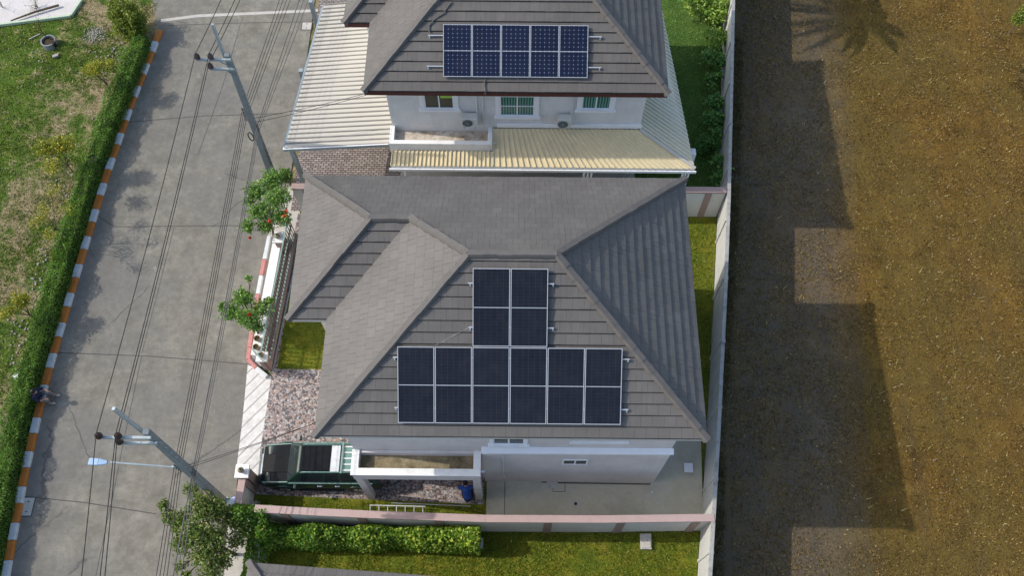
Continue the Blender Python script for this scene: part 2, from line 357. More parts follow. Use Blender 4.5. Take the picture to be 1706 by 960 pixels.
# ---------------------------------------------------------------- mesh builder
class MB:
    def __init__(s): s.v = []; s.f = []; s.uv = []; s.mi = []; s.cur = 0; s.hasuv = False
    def quad(s, *pts, uv=None):
        b = len(s.v); s.v += [Vector(p) for p in pts]; s.f.append(tuple(range(b, b + len(pts)))); s.mi.append(s.cur)
        if uv: s.hasuv = True
        s.uv.append(uv)
    def box(s, x0, x1, y0, y1, z0, z1):
        s.hexa([(x0, y0, z0), (x1, y0, z0), (x1, y1, z0), (x0, y1, z0)], [(x0, y0, z1), (x1, y0, z1), (x1, y1, z1), (x0, y1, z1)])
        return s
    def hexa(s, bot, top):
        n = len(bot); b = len(s.v); s.v += [Vector(p) for p in bot] + [Vector(p) for p in top]
        fs = [tuple(range(b + n - 1, b - 1, -1)), tuple(range(b + n, b + 2 * n))]
        for i in range(n):
            j = (i + 1) % n; fs.append((b + i, b + j, b + n + j, b + n + i))
        for f in fs: s.f.append(f); s.uv.append(None); s.mi.append(s.cur)
        return s
    def prism(s, poly, z0, z1):
        return s.hexa([(p[0], p[1], z0) for p in poly], [(p[0], p[1], z1) for p in poly])
    def bar(s, a, b, w, h, up=(0, 0, 1), w2=None, h2=None):
        a, b = Vector(a), Vector(b); d = (b - a).normalized(); up = Vector(up)
        sd = d.cross(up)
        if sd.length < 1e-4: sd = d.cross(Vector((1, 0, 0)))
        sd.normalize(); u = sd.cross(d)
        w2 = w if w2 is None else w2; h2 = h if h2 is None else h2
        q = lambda c, w, h: [c - sd * w / 2 - u * h / 2, c + sd * w / 2 - u * h / 2, c + sd * w / 2 + u * h / 2, c - sd * w / 2 + u * h / 2]
        return s.hexa(q(a, w, h), q(b, w2, h2))
    def tube(s, pts, r, n=8, closed=False):
        pts = [Vector(p) for p in pts]; rs = r if isinstance(r, (list, tuple)) else [r] * len(pts)
        base = len(s.v); m = len(pts); prev = None
        for i, p in enumerate(pts):
            if closed: d = pts[(i + 1) % m] - pts[i - 1]
            else: d = pts[min(i + 1, m - 1)] - pts[max(i - 1, 0)]
            d.normalize()
            a = prev - d * prev.dot(d) if prev is not None else d.orthogonal()
            a.normalize(); prev = a; c = d.cross(a)
            for k in range(n):
                t = 2 * math.pi * k / n; s.v.append(p + (a * math.cos(t) + c * math.sin(t)) * rs[i])
        def add(f): s.f.append(f); s.uv.append(None); s.mi.append(s.cur)
        for i in range(m if closed else m - 1):
            i2 = (i + 1) % m
            for k in range(n):
                k2 = (k + 1) % n; add((base + i * n + k, base + i * n + k2, base + i2 * n + k2, base + i2 * n + k))
        if not closed:
            add(tuple(base + k for k in range(n - 1, -1, -1))); add(tuple(base + (m - 1) * n + k for k in range(n)))
        return s
    def lathe(s, c, prof, n=16, axis=(0, 0, 1)):
        ax = Vector(axis).normalized(); c = Vector(c)
        return s.tube_rings([c + ax * h for h, r in prof], [max(r, .0005) for h, r in prof], ax, n)
    def tube_rings(s, pts, rs, ax, n):
        a = ax.orthogonal().normalized(); c = ax.cross(a); base = len(s.v)
        for p, r in zip(pts, rs):
            for k in range(n):
                t = 2 * math.pi * k / n; s.v.append(p + (a * math.cos(t) + c * math.sin(t)) * r)
        def add(f): s.f.append(f); s.uv.append(None); s.mi.append(s.cur)
        for i in range(len(pts) - 1):
            for k in range(n):
                k2 = (k + 1) % n; add((base + i * n + k, base + i * n + k2, base + (i + 1) * n + k2, base + (i + 1) * n + k))
        add(tuple(base + k for k in range(n - 1, -1, -1))); add(tuple(base + (len(pts) - 1) * n + k for k in range(n)))
        return s
    def ball(s, c, r, n=10, m=7):
        rx, ry, rz = (r, r, r) if not isinstance(r, (tuple, list)) else r
        c = Vector(c); base = len(s.v)
        for i in range(m + 1):
            ph = -math.pi / 2 + math.pi * (i + .001) / (m + .002)
            for k in range(n):
                t = 2 * math.pi * k / n
                s.v.append(c + Vector((rx * math.cos(ph) * math.cos(t), ry * math.cos(ph) * math.sin(t), rz * math.sin(ph))))
        def add(f): s.f.append(f); s.uv.append(None); s.mi.append(s.cur)
        for i in range(m):
            for k in range(n):
                k2 = (k + 1) % n; add((base + i * n + k, base + i * n + k2, base + (i + 1) * n + k2, base + (i + 1) * n + k))
        add(tuple(base + k for k in range(n - 1, -1, -1))); add(tuple(base + m * n + k for k in range(n)))
        return s
    def build(s, name, mats, parent=None, loc=None, smooth=False, bevel=0., local=False):
        if not isinstance(mats, (list, tuple)): mats = [mats]
        off = Vector((0, 0, 0))
        if parent is not None and not local:
            q = parent
            while q is not None: off = off + q.location; q = q.parent
        if loc is not None: off = Vector(loc)
        me = bpy.data.meshes.new(name)
        me.from_pydata([v - off for v in s.v], [], s.f)
        for m in mats: me.materials.append(m)
        if len(mats) > 1: me.polygons.foreach_set('material_index', s.mi)
        if s.hasuv:
            ul = me.uv_layers.new(name='UVMap'); i = 0
            for p, uv in zip(me.polygons, s.uv):
                for k in range(p.loop_total):
                    ul.data[p.loop_start + k].uv = uv[k] if uv else (0, 0)
        if smooth: me.polygons.foreach_set('use_smooth', [True] * len(me.polygons))
        me.update()
        o = bpy.data.objects.new(name, me); COL.objects.link(o)
        if parent is not None: o.parent = parent
        elif loc is not None: o.location = loc
        if bevel:
            b = o.modifiers.new('bevel', 'BEVEL'); b.width = bevel; b.segments = 2; b.limit_method = 'ANGLE'
        return o

def tag(o, label=None, cat=None, group=None, kind=None):
    if label: o['label'] = label
    if cat: o['category'] = cat
    if group: o['group'] = group
    if kind: o['kind'] = kind
    return o
def thing(name, label, cat, loc=(0, 0, 0), group=None, rz=0):
    o = bpy.data.objects.new(name, None); COL.objects.link(o); o.location = loc; o.rotation_euler = (0, 0, rz)
    o.empty_display_size = .3
    return tag(o, label, cat, group)
def copy_tree(o, parent=None):
    c = o.copy(); COL.objects.link(c); c.parent = parent
    for ch in [x for x in COL.objects if x.parent == o]: copy_tree(ch, c)
    return c
def sheet(name, poly, z, mat, kind='structure'):
    mb = MB(); mb.quad(*[(p[0], p[1], z) for p in poly]); o = mb.build(name, mat)
    return tag(o, kind=kind)

# fast leaf / blade cloud from numpy arrays
def cloud(name, P, L, W, mat, parent=None, up=.6, nrm=None, loc=None, bend=True):
    P = np.asarray(P, float); n = len(P)
    L = np.broadcast_to(L, n) * RNG.uniform(.65, 1.3, n); W = np.broadcast_to(W, n) * RNG.uniform(.75, 1.25, n)
    N = RNG.normal(size=(n, 3)); N /= np.linalg.norm(N, axis=1)[:, None]
    N = N * (1 - up) + np.array([0, 0, 1.]) * up if nrm is None else N * .55 + nrm
    N /= np.linalg.norm(N, axis=1)[:, None]
    T = np.cross(N, RNG.normal(size=(n, 3))); T /= np.linalg.norm(T, axis=1)[:, None]
    B = np.cross(N, T)
    V = np.empty((n, 4, 3))
    V[:, 0] = P - T * (L / 2)[:, None]
    V[:, 1] = P + B * (W / 2)[:, None] + N * (W * .18)[:, None]
    V[:, 2] = P + T * (L / 2)[:, None] - N * (L * .12)[:, None]
    V[:, 3] = P - B * (W / 2)[:, None] + N * (W * .18)[:, None]
    off = np.zeros(3)
    q = parent
    while q is not None: off = off + np.array(q.location); q = q.parent
    if loc is not None: off = np.array(loc)
    V = (V - off).reshape(-1, 3)
    me = bpy.data.meshes.new(name)
    me.vertices.add(4 * n); me.vertices.foreach_set('co', V.ravel())
    me.loops.add(4 * n); me.loops.foreach_set('vertex_index', np.arange(4 * n))
    me.polygons.add(n); me.polygons.foreach_set('loop_start', np.arange(n) * 4)
    me.materials.append(mat); me.update(calc_edges=True)
    o = bpy.data.objects.new(name, me); COL.objects.link(o)
    if parent is not None: o.parent = parent
    elif loc is not None: o.location = loc
    return o

def blades(name, P, H, W, mat):
    P = np.asarray(P, float); n = len(P)
    H = H * RNG.uniform(.5, 1.4, n); W = W * RNG.uniform(.6, 1.3, n)
    a = RNG.uniform(0, 2 * np.pi, n); d = np.stack([np.cos(a), np.sin(a), 0 * a], 1)
    b = RNG.uniform(0, 2 * np.pi, n); ln = RNG.uniform(.2, 1.3, n)
    tip = P + np.stack([np.cos(b) * ln * H, np.sin(b) * ln * H, H * .8], 1)
    V = np.empty((n, 3, 3)); V[:, 0] = P - d * (W / 2)[:, None]; V[:, 1] = P + d * (W / 2)[:, None]; V[:, 2] = tip
    me = bpy.data.meshes.new(name)
    me.vertices.add(3 * n); me.vertices.foreach_set('co', V.ravel())
    me.loops.add(3 * n); me.loops.foreach_set('vertex_index', np.arange(3 * n))
    me.polygons.add(n); me.polygons.foreach_set('loop_start', np.arange(n) * 3)
    me.materials.append(mat); me.update(calc_edges=True)
    o = bpy.data.objects.new(name, me); COL.objects.link(o)
    return tag(o, kind='stuff')

def scatter(poly, n):
    """random points inside a convex-or-not polygon"""
    P = np.array(poly); lo, hi = P.min(0), P.max(0); out = []
    x, y = P[:, 0], P[:, 1]
    while sum(map(len, out)) < n:
        q = RNG.uniform(lo, hi, (n * 2, 2)); ins = np.zeros(len(q), bool); j = len(P) - 1
        for i in range(len(P)):
            c = ((y[i] > q[:, 1]) != (y[j] > q[:, 1])) & (q[:, 0] < (x[j] - x[i]) * (q[:, 1] - y[i]) / (y[j] - y[i] + 1e-12) + x[i])
            ins ^= c; j = i
        out.append(q[ins])
    return np.concatenate(out)[:n]

def vnoise(q, s, seed=0):
    """cheap smooth value noise for clumping"""
    r = np.random.default_rng(seed); g = r.random((64, 64)); p = np.asarray(q)[:, :2] * s + 500
    i = np.floor(p).astype(int); f = p - i; f = f * f * (3 - 2 * f); i %= 64; j = (i + 1) % 64
    a = g[i[:, 0], i[:, 1]] * (1 - f[:, 0]) + g[j[:, 0], i[:, 1]] * f[:, 0]
    b = g[i[:, 0], j[:, 1]] * (1 - f[:, 0]) + g[j[:, 0], j[:, 1]] * f[:, 0]
    return a * (1 - f[:, 1]) + b * f[:, 1]

def PADL(x):
    a, b, c = xy(-40, 55), xy(0, 41), xy(118, 26)
    return np.interp(x, [a[0] - 20, a[0], b[0], c[0]], [a[1] - 3, a[1], b[1], c[1]]) - .03
def PADX(y):
    a, b = xy(118, 26), xy(136, 0)
    return a[0] + (y - a[1]) * (b[0] - a[0]) / (b[1] - a[1]) + .03
def turf(name, poly, z, n, H, W, mat, clump=1.5, power=1.5, seed=1):
    q = scatter(poly, n * 2); w = vnoise(q, clump, seed) * .65 + vnoise(q, clump * 4, seed + 9) * .35
    keep = RNG.random(len(q)) < np.clip(w, 0, 1) ** power * 2.2
    q = q[keep]
    if z == 0. and name.startswith(('verge', 'dead')):
        q = q[~((q[:, 1] > PADL(q[:, 0])) & (q[:, 0] < PADX(q[:, 1])))]
    q = q[:n]
    return blades(name, np.column_stack([q, np.full(len(q), z)]), H, W, mat)

build_materials()

# ================================================================ SETTING
KERB = [(-9.6, 26.), (-10.30, 20.4), (-10.81, 16.37), (-11.15, 12.45), (-11.38, 7.57), (-11.52, 3.85), (-11.44, .39), (-11.25, -2.63), (-10.9, -7.)]
WALL = [(17.4, 44.), (14.88, 20.6), (13.73, 10.75), (13.24, 6.95), (12.46, 1.37), (11.80, -3.06), (11.1, -8.)]   # east boundary wall centre line
def lerp_line(line, y):
    for (xa, ya), (xb, yb) in zip(line, line[1:]):
        if yb <= y <= ya: return xa + (xb - xa) * (y - ya) / (yb - ya)
    return line[-1][0] if y < line[-1][1] else line[0][0]

FZ = -.8      # the field lies lower than the filled house plots
sheet('ground', [(x, y) for x, y in WALL] + [(-90, -900), (-900, -900), (-900, 900), (120, 900)], -.03, M['verge'])
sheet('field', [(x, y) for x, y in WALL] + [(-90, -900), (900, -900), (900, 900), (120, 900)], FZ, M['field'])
sheet('verge', [(-60, -12), (-10.6, -12)] + [(x - .02, y) for x, y in KERB[::-1]] + [(-9.6, 60), (-60, 60)], .0, M['verge'])
rd = [(x, y) for x, y in KERB if y < 20.5]
sheet('road', [(-10.6, -12), (-3.4, -12), (-4.0, .2), (-4.2, 4.6), (-4.2, 9.9), (-3.6, 12.3), (-3.6, 60), (-9.8, 60), at(254, 0).to_2d()[:], at(262, 50).to_2d()[:]] + rd, .004, M['road'])
# slab joints and the pale cement band across the road
mb = MB()
def strip(mb, pts, w, z):
    for a, b in zip(pts, pts[1:]):
        a, b = Vector((*a, z)), Vector((*b, z)); d = (b - a).normalized(); s = Vector((-d.y, d.x, 0)) * w / 2
        mb.quad(a - s, b - s, b + s, a + s)
for pts in ([(92, 588), (250, 594), (412, 607)], [(152, 352), (190, 378), (290, 377), (410, 376)], [(205, 204), (340, 193), (470, 189)],
            [(40, 828), (140, 838), (260, 857)], [(280, 42), (400, 38), (508, 36)]):
    strip(mb, [xy(*p) for p in pts], .034, .008)
for pts in ([(404, 28), (372, 140), (330, 258)], [(290, 379), (262, 490), (236, 590)], [(236, 594), (205, 740), (186, 838)], [(184, 842), (160, 960)]):
    strip(mb, [xy(*p) for p in pts], .016, .009)
strip(mb, [xy(150, 370), xy(142, 398), xy(158, 430)], .012, .009); strip(mb, [xy(170, 423), xy(196, 428)], .02, .009)
tag(mb.build('road_joints', M['joint']), kind='structure')
mb = MB(); strip(mb, [xy(268, 34), (xy(330, 26)), xy(420, 22), xy(530, 17)], .16, .008)
tag(mb.build('cement_band', M['patch']), kind='structure')

# kerb with orange and white painted stones
mb = MB(); L = []
kp = [Vector((x, y, 0)) for x, y in KERB if y < 20.5]
pts = []
for a, b in zip(kp, kp[1:]):
    n = 40
    pts += [a.lerp(b, i / n) for i in range(n)]
pts.append(kp[-1])
cum = [0.]
for a, b in zip(pts, pts[1:]): cum.append(cum[-1] + (b - a).length)
def along(s):
    for i in range(len(cum) - 1):
        if cum[i + 1] >= s: return pts[i].lerp(pts[i + 1], (s - cum[i]) / (cum[i + 1] - cum[i]))
    return pts[-1]
s = 0.; k = 0
while s < cum[-1] - .6:
    ln = .66 if k % 2 == 0 else .58
    a, b = along(s), along(s + ln - .008); mb.cur = k % 2
    d = (b - a).normalized(); sd = Vector((-d.y, d.x, 0)); w0, w1 = .15, .12
    q = lambda c, w, z: [c - sd * w + Vector((0, 0, z)), c + sd * w + Vector((0, 0, z))]
    la, lb = q(a, w0, 0), q(b, w0, 0); ta, tb = q(a, w1, .13), q(b, w1, .13)
    mb.hexa([la[0], lb[0], lb[1], la[1]], [ta[0], tb[0], tb[1], ta[1]])
    s += ln; k += 1
tag(mb.build('kerb', [M['orange'], M['kwhite']], bevel=.02), kind='structure')

# house plots
ew = lambda y, o=.08: (lerp_line(WALL, y) - o, y)
sheet('lawn', [(-3.3, -1.15), ew(-1.15), ew(1.37), ew(6.95), ew(11.1), (-3.3, 11.1)], .006, M['lawn'])
sheet('south_lawn', [(-3.0, -9), ew(-8), ew(-3.06), ew(-1.2), (-3.0, -1.2)], .006, M['lawn'])
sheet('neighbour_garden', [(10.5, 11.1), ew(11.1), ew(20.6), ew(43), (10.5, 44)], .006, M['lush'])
sheet('neighbour_yard', [(.9, 11.15), (10.5, 11.15), (10.5, 40), (.9, 40)], .007, M['yard'])
sheet('neighbour_drive', [(-3.4, 11.15), (.9, 11.15), (.9, 30), (-3.4, 30)], .010, M['cobble2'])
sheet('driveway', [(-3.32, -.22), (4.62, -.50), (4.62, 4.4), (-3.32, 4.4)], .012, M['cobble'])
sheet('side_path', [(-3.34, 4.4), (-3.12, 4.4), (-2.9, 11.05), (-3.1, 11.05)], .012, M['cobble'])
mb = MB(); mb.prism([(4.70, -.9), (12.12, -1.02), (12.28, 1.72), (12.45, 3.2), (4.70, 3.2)], 0, .05)
tag(mb.build('concrete_yard', M['yard']), kind='structure')
mb = MB()
strip(mb, [(5.33, -.88), (5.33, .3)], .02, .055); strip(mb, [(6.6, .3), (6.95, .27), (10.4, .25)], .05, .054)
strip(mb, [(7.0, -.04), (7.42, -.04), (7.42, .28)], .02, .055); strip(mb, [(7.0, -.04), (7.0, .28)], .02, .055)
tag(mb.build('yard_joints', M['joint']), kind='structure')
sheet('driveway_ramp', [xy(413, 608), xy(452, 628), (-3.33, 1.4), (-3.28, -.05), xy(393, 790), (-4.12, 2.4)], .014, M['ramp'])
sheet('roadside_soil', [(-4.2, 4.6), (-3.2, 4.4), (-3.0, 12.3), (-3.6, 12.3), (-4.2, 9.9)], .007, M['patch'])
sheet('roadside_verge', [(-4.15, -.45), (-3.1, -.45), (-2.6, -9), (-3.6, -9)], .009, M['patch'])
sheet('parking_pad', [xy(-40, 55), xy(0, 41), xy(118, 26), xy(136, 0), (-11, 34), (-30, 34)], .012, M['pad'])
mb = MB()
for a, b in (((-40, 55), (0, 41)), ((0, 41), (118, 26)), ((118, 26), (136, 0))):
    mb.bar(at(*a, .07), at(*b, .07), .10, .14)
tag(mb.build('pad_edging', M['padedge']), kind='structure')

# grass, counted by nobody
vg = [(-21, -5), (-11.75, -5), (-11.75, 0), (-11.9, 6), (-11.6, 12), (-11.1, 18), (-10.7, 22), (-22, 27)]
turf('verge_grass', vg, .0, 52000, .085, .045, M['blade_verge'], .55, 2.6, 3)
turf('dead_grass', vg, .0, 15000, .06, .045, M['blade_dry'], .8, 1.5, 13)
turf('field_grass', [(12.9, -5.5), (27, -5.5), (32, 24), (15.4, 24)], FZ, 120000, .06, .048, M['blade_field'], .9, 1.4, 4)
turf('field_weeds', [(14.5, -5.5), (27, -5.5), (32, 24), (16.5, 24)], FZ, 9000, .16, .04, M['blade_weed'], 2.2, 5., 14)
turf('wall_weeds', [(11.9, -5), (12.6, -5), (13.3, 1.4), (14.1, 6.9), (14.7, 10.8), (16.0, 21), (15.0, 21), (13.85, 10.8), (13.34, 6.9), (12.55, 1.4)], FZ, 16000, .16, .03, M['straw'], 1.2, 1.3, 5)
turf('lawn_grass', [(-3.2, -1.0), (4.6, -1.0), (4.6, -.55), (-3.2, -.3)], .006, 4000, .05, .03, M['blade_lawn'], 2, 1, 6)
turf('lawn_grass', [(-3.05, 4.45), (-.6, 4.45), (-.6, 9), (-3.0, 9)], .006, 6000, .05, .03, M['blade_lawn'], 2, 1, 7)
turf('lawn_grass', [(11.2, 3.3), (12.6, 3.3), (13.1, 6.9), (13.6, 10.9), (10.5, 10.9)], .006, 12000, .06, .035, M['blade_lawn'], 1.5, 1, 8)
turf('lawn_grass', [(-2.6, -5), (11.4, -5), (11.9, -1.3), (-2.6, -1.3)], .006, 42000, .06, .035, M['blade_lawn'], 1.3, 1.1, 9)
turf('garden_grass', [(10.6, 11.3), (13.6, 11.3), (14.6, 20.3), (14.8, 23), (10.6, 23)], .006, 22000, .05, .03, M['leaf_shrub'], 1.2, 1, 10)

# ================================================================ WALLS AND FENCES
def wall_run(name, label, pts, h, t, mp, mc, mpil, cap_w, cap_h, pil=(), pil_w=.22, pil_d=.05, side=-1, cat='wall', z0=0.):
    c = Vector((sum(p[0] for p in pts) / len(pts), sum(p[1] for p in pts) / len(pts), 0))
    th = thing(name, label, cat, c)
    mb = MB()
    for a, b in zip(pts, pts[1:]): mb.bar((*a, (z0 + h - cap_h) / 2), (*b, (z0 + h - cap_h) / 2), t, h - cap_h - z0)
    mb.build('panel', mp, th)
    mb = MB()
    for a, b in zip(pts, pts[1:]):
        d = (Vector((*b, 0)) - Vector((*a, 0))).normalized()
        mb.bar(Vector((*a, h - cap_h / 2)), Vector((*b, h - cap_h / 2)), cap_w, cap_h)
    mb.build('cap', mc, th, bevel=.008)
    for s in pil:
        # position by fraction along the whole run
        tot = [Vector((*p, 0)) for p in pts]; ln = [(b - a).length for a, b in zip(tot, tot[1:])]; L = s * sum(ln)
        for a, b, l in zip(tot, tot[1:], ln):
            if L <= l + 1e-6:
                p = a.lerp(b, L / l); d = (b - a).normalized(); break
            L -= l
        mb = MB(); mb.bar(p - d * pil_w / 2 + Vector((0, 0, (h - cap_h) / 2 - .002)), p + d * pil_w / 2 + Vector((0, 0, (h - cap_h) / 2 - .002)), t + 2 * pil_d, h - cap_h - .004)
        mb.build('pilaster', mpil, th)
    return th

sfp = [(lambda p: (p.x, p.y - .115))(at(u, v, 1.95)) for u, v in ((425, 841.5), (520, 847), (614, 851.5), (809, 858.5), (1000, 859.5), (1190, 857))]
wall_run('boundary_wall', 'long low white wall with pink capping between the concrete yard and the south lawn', sfp, 1.95, .12,
         M['fence'], M['pinkcap'], M['pinkpil'], .24, .09, pil=[.06, .23, .40, .64, .80, .965], pil_w=.26, pil_d=.035)
wall_run('boundary_wall', 'white wall with brown pink capping between the two big houses', [(-2.94, 11.12), (13.66, 11.12)], 1.95, .12,
         M['fence'], M['pinkpil'], M['pinkpil'], .26, .09, pil=[.03, .2, .4, .6, .8, .962], pil_w=.24, pil_d=.035)
def wseg(y0, y1):
    ys = [y0] + [y for x, y in WALL if y1 < y < y0] + [y1]
    return [(lerp_line(WALL, y), y) for y in ys]
for lab, y0, y1, n in (('weathered concrete panel wall beside the shrubs of the far house garden', 30, 11.1, 9),
                       ('weathered concrete panel wall running past the grey roof of the near house', 11.098, -1.2, 5),
                       ('weathered concrete panel wall closing the south lawn at the field', -1.202, -8, 3)):
    wall_run('panel_wall', lab, wseg(y0, y1), 1.93, .09, M['precast'], M['precap'], M['precast'], .13, .06, pil=[(i + .5) / n for i in range(n)], pil_w=.10, pil_d=.045, z0=FZ - .05)

# front fence of the near house: low planter wall, brown bars on a steel rail
ff = thing('front_fence', 'low white planter wall topped by a brown barred steel fence along the road', 'fence', (-3.6, 7.2, 0))
mb = MB(); mb.prism([(-4.0, 4.75), (-3.66, 4.7), (-3.42, 9.9), (-3.76, 9.9)], 0, .55); mb.build('planter_wall', M['parapet'], ff, bevel=.01)
fa, fb = Vector((-3.36, 4.5, 0)), Vector((-3.04, 10.0, 0))
mb = MB(); nb = 34
for i in range(nb + 1):
    p = fa.lerp(fb, i / nb); mb.bar(p + Vector((0, 0, .32)), p + Vector((0, 0, 1.45)), .035, .02, up=(1, 0, 0))
mb.build('bars', M['railbrown'], ff)
for z, m in ((1.47, 'railgreen'), (.95, 'railgreen'), (.30, 'railgreen')):
    mb = MB(); mb.bar(fa + Vector((0, 0, z)), fb + Vector((0, 0, z)), .05, .045); mb.build('rail', M[m], ff)
mb = MB(); mb.bar(fa + Vector((.0, 0, .14)), fb + Vector((.0, 0, .14)), .14, .28); mb.build('plinth', M['pinkpil'], ff)
mb = MB(); mb.bar((-3.25, 4.3, .06), (-2.82, 10.2, .06), .04, .1); tag(mb.build('gate_track', M['galv'], loc=(-3.05, 7, 0)), 'thin steel gate track lying inside the barred front fence', 'track')
# splayed return of the fence at the ramp
rt = thing('fence_return', 'short splayed barred fence panel at the top of the white ramp', 'fence', (-3.6, 4.4, 0))
ra, rb = Vector((-3.72, 4.66, 0)), Vector((-3.22, 4.15, 0))
mb = MB()
for i in range(8):
    p = ra.lerp(rb, i / 7); mb.bar(p + Vector((0, 0, .2)), p + Vector((0, 0, 1.35)), .035, .02, up=(1, 0, 0))
mb.build('bars', M['railbrown'], rt)
for z in (.2, 1.36):
    mb = MB(); mb.bar(ra + Vector((0, 0, z)), rb + Vector((0, 0, z)), .05, .045); mb.build('rail', M['railgreen'], rt)
# red and white painted kerb round the planter
mb = MB(); kk = [(-4.08, 9.95), (-4.14, 8.9), (-4.17, 8.2), (-4.20, 7.4), (-4.21, 6.6), (-4.22, 5.9), (-4.22, 5.2), (-4.2, 4.72), (-3.86, 4.40), (-3.42, 4.06)]
for i, (a, b) in enumerate(zip(kk, kk[1:])):
    mb.cur = (0 if i % 2 else 1) if i not in (6,) else 0
    a, b = Vector((*a, .07)), Vector((*b, .07)); mb.bar(a, a.lerp(b, .985), .15, .16)
tag(mb.build('red_white_kerb', [M['kred'], M['kwhite']], bevel=.02), kind='structure')

def pillar(label, x, y, h, w=.34):
    t = thing('gate_pillar', label, 'pillar', (x, y, 0), 'capped pillars of the front fence')
    MB().box(x - w / 2 + .03, x + w / 2 - .03, y - w / 2 + .03, y + w / 2 - .03, 0, h).build('shaft', M['pinkpil'], t)
    MB().box(x - w / 2 - .03, x + w / 2 + .03, y - w / 2 - .03, y + w / 2 + .03, h, h + .09).build('cap', M['parapet'], t, bevel=.012)
    return t
def ball_lamp(label, x, y, z):
    t = thing('pillar_lamp', label, 'lamp', (x, y, z), 'round pots and lamps on the pillars')
    MB().lathe((x, y, z), [(0, .07), (.05, .075), (.07, .05)], 12).build('base', M['block'], t)
    MB().ball((x, y, z + .15), .105, 14, 9).build('globe', M['terra'], t, smooth=True)
    MB().lathe((x, y, z + .245), [(0, .04), (.03, .03), (.035, .0)], 10).build('finial', M['black'], t)
gp = at(401, 786, 1.55)
pillar('tall pink gate pillar with white cap beside the green car', gp.x + .05, gp.y, 1.5, .40); ball_lamp('round lamp on the tall pillar beside the green car', gp.x + .05, gp.y, 1.59)
p2 = at(436, 594, 1.1); pillar('white capped pillar at the splayed corner by the white ramp', p2.x, p2.y, 1.0); ball_lamp('round lamp on the pillar at the splayed corner of the front fence', p2.x, p2.y, 1.09)
p3 = at(463, 396, 1.1); pillar('white capped pillar under the larger red flowering tree', p3.x, p3.y, 1.0); ball_lamp('round lamp on the pillar under the larger red flowering tree', p3.x, p3.y, 1.09)
# short street wall south of the gate pillar
wall_run('street_wall', 'short pink capped wall between gate pillar and the leafy vine', [(gp.x + .05, gp.y - .22), (gp.x + .02, -1.1)], 1.45, .14, M['fence'], M['pinkcap'], M['pinkpil'], .24, .08, pil=[.08])

# ================================================================ HOUSES
TP = .6632; TH = math.atan(TP); EZ = 6.5
def clip(poly, f):
    out = []
    for a, b in zip(poly, poly[1:] + poly[:1]):
        fa, fb = f(a), f(b)
        if fa >= -1e-9: out.append(a)
        if (fa >= -1e-9) != (fb >= -1e-9):
            t = fa / (fa - fb); out.append((a[0] + (b[0] - a[0]) * t, a[1] + (b[1] - a[1]) * t))
    return out
def slope(mb, poly, p0, n, t, z0, cd=.277, th=.046, tp=TP):
    """courses of tiles on one slope: poly plan outline, p0 a point of its eave, n inward, t along the eave"""
    n = Vector(n); t = Vector(t); p0 = Vector(p0); cs = math.sqrt(1 + tp * tp)
    dist = lambda p: (Vector(p) - p0).dot(n)
    D = max(dist(p) for p in poly); k = 0; d0 = 0.
    while d0 < D - .01:
        d1 = min(d0 + cd, D)
        q = clip(clip(poly, lambda p: dist(p) - d0), lambda p: d1 - dist(p))
        if len(q) >= 3:
            us = [Vector(p).dot(t) for p in q]; sh = .165 * (k % 2); tw = .33
            for jj in range(math.floor((min(us) + 40 - sh) / tw), math.floor((max(us) + 40 - sh) / tw) + 1):
                ua, ub_ = jj * tw + sh - 40, (jj + 1) * tw + sh - 40
                c = clip(clip(q, lambda p: Vector(p).dot(t) - ua), lambda p: ub_ - Vector(p).dot(t))
                if len(c) < 3: continue
                tt = th * random.uniform(.86, 1.14); sk = random.uniform(-.006, .006)
                zz = lambda p: z0 + tp * dist(p) + (tt + sk * (Vector(p).dot(t) - ua) / tw) * (1 - (dist(p) - d0) / cd)
                mb.cur = 0
                mb.quad(*[(p[0], p[1], zz(p)) for p in c], uv=[(Vector(p).dot(t) + 40, dist(p) / cd * .3 + 6) for p in c])
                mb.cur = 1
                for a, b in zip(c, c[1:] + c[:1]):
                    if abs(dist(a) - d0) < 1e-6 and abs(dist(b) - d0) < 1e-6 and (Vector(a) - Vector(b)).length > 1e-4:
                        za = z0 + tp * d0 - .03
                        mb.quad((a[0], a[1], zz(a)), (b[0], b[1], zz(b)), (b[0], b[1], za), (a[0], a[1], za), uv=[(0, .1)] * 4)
                mb.cur = 0
        d0 += cd; k += 1

def ridge_caps(mb, a, b, w=.23, h=.105, seg=.42):
    a, b = Vector(a), Vector(b); L = (b - a).length; n = max(1, round(L / seg)); d = (b - a) / n; u = d.normalized()
    sd = u.cross(Vector((0, 0, 1))).normalized(); up = sd.cross(u)
    for i in range(n):
        jt = up * random.uniform(-.008, .008) + sd * random.uniform(-.008, .008)
        p, q = a + d * i - u * .015 + jt, a + d * (i + 1) + u * .02 + jt
        def ring(c, k, o): return [c + sd * (-w / 2 * k) - up * .09, c + sd * (-w / 2 * k) + up * (.015 + o), c + sd * (-w * .34 * k) + up * (h + o), c + sd * (w * .34 * k) + up * (h + o), c + sd * (w / 2 * k) + up * (.015 + o), c + sd * (w / 2 * k) - up * .09]
        A, B = ring(p, 1.05, .008), ring(q, .97, 0.)
        m = len(A)
        for j in range(m - 1): mb.quad(A[j], A[j + 1], B[j + 1], B[j])
        mb.quad(*A[::-1]); mb.quad(*B)

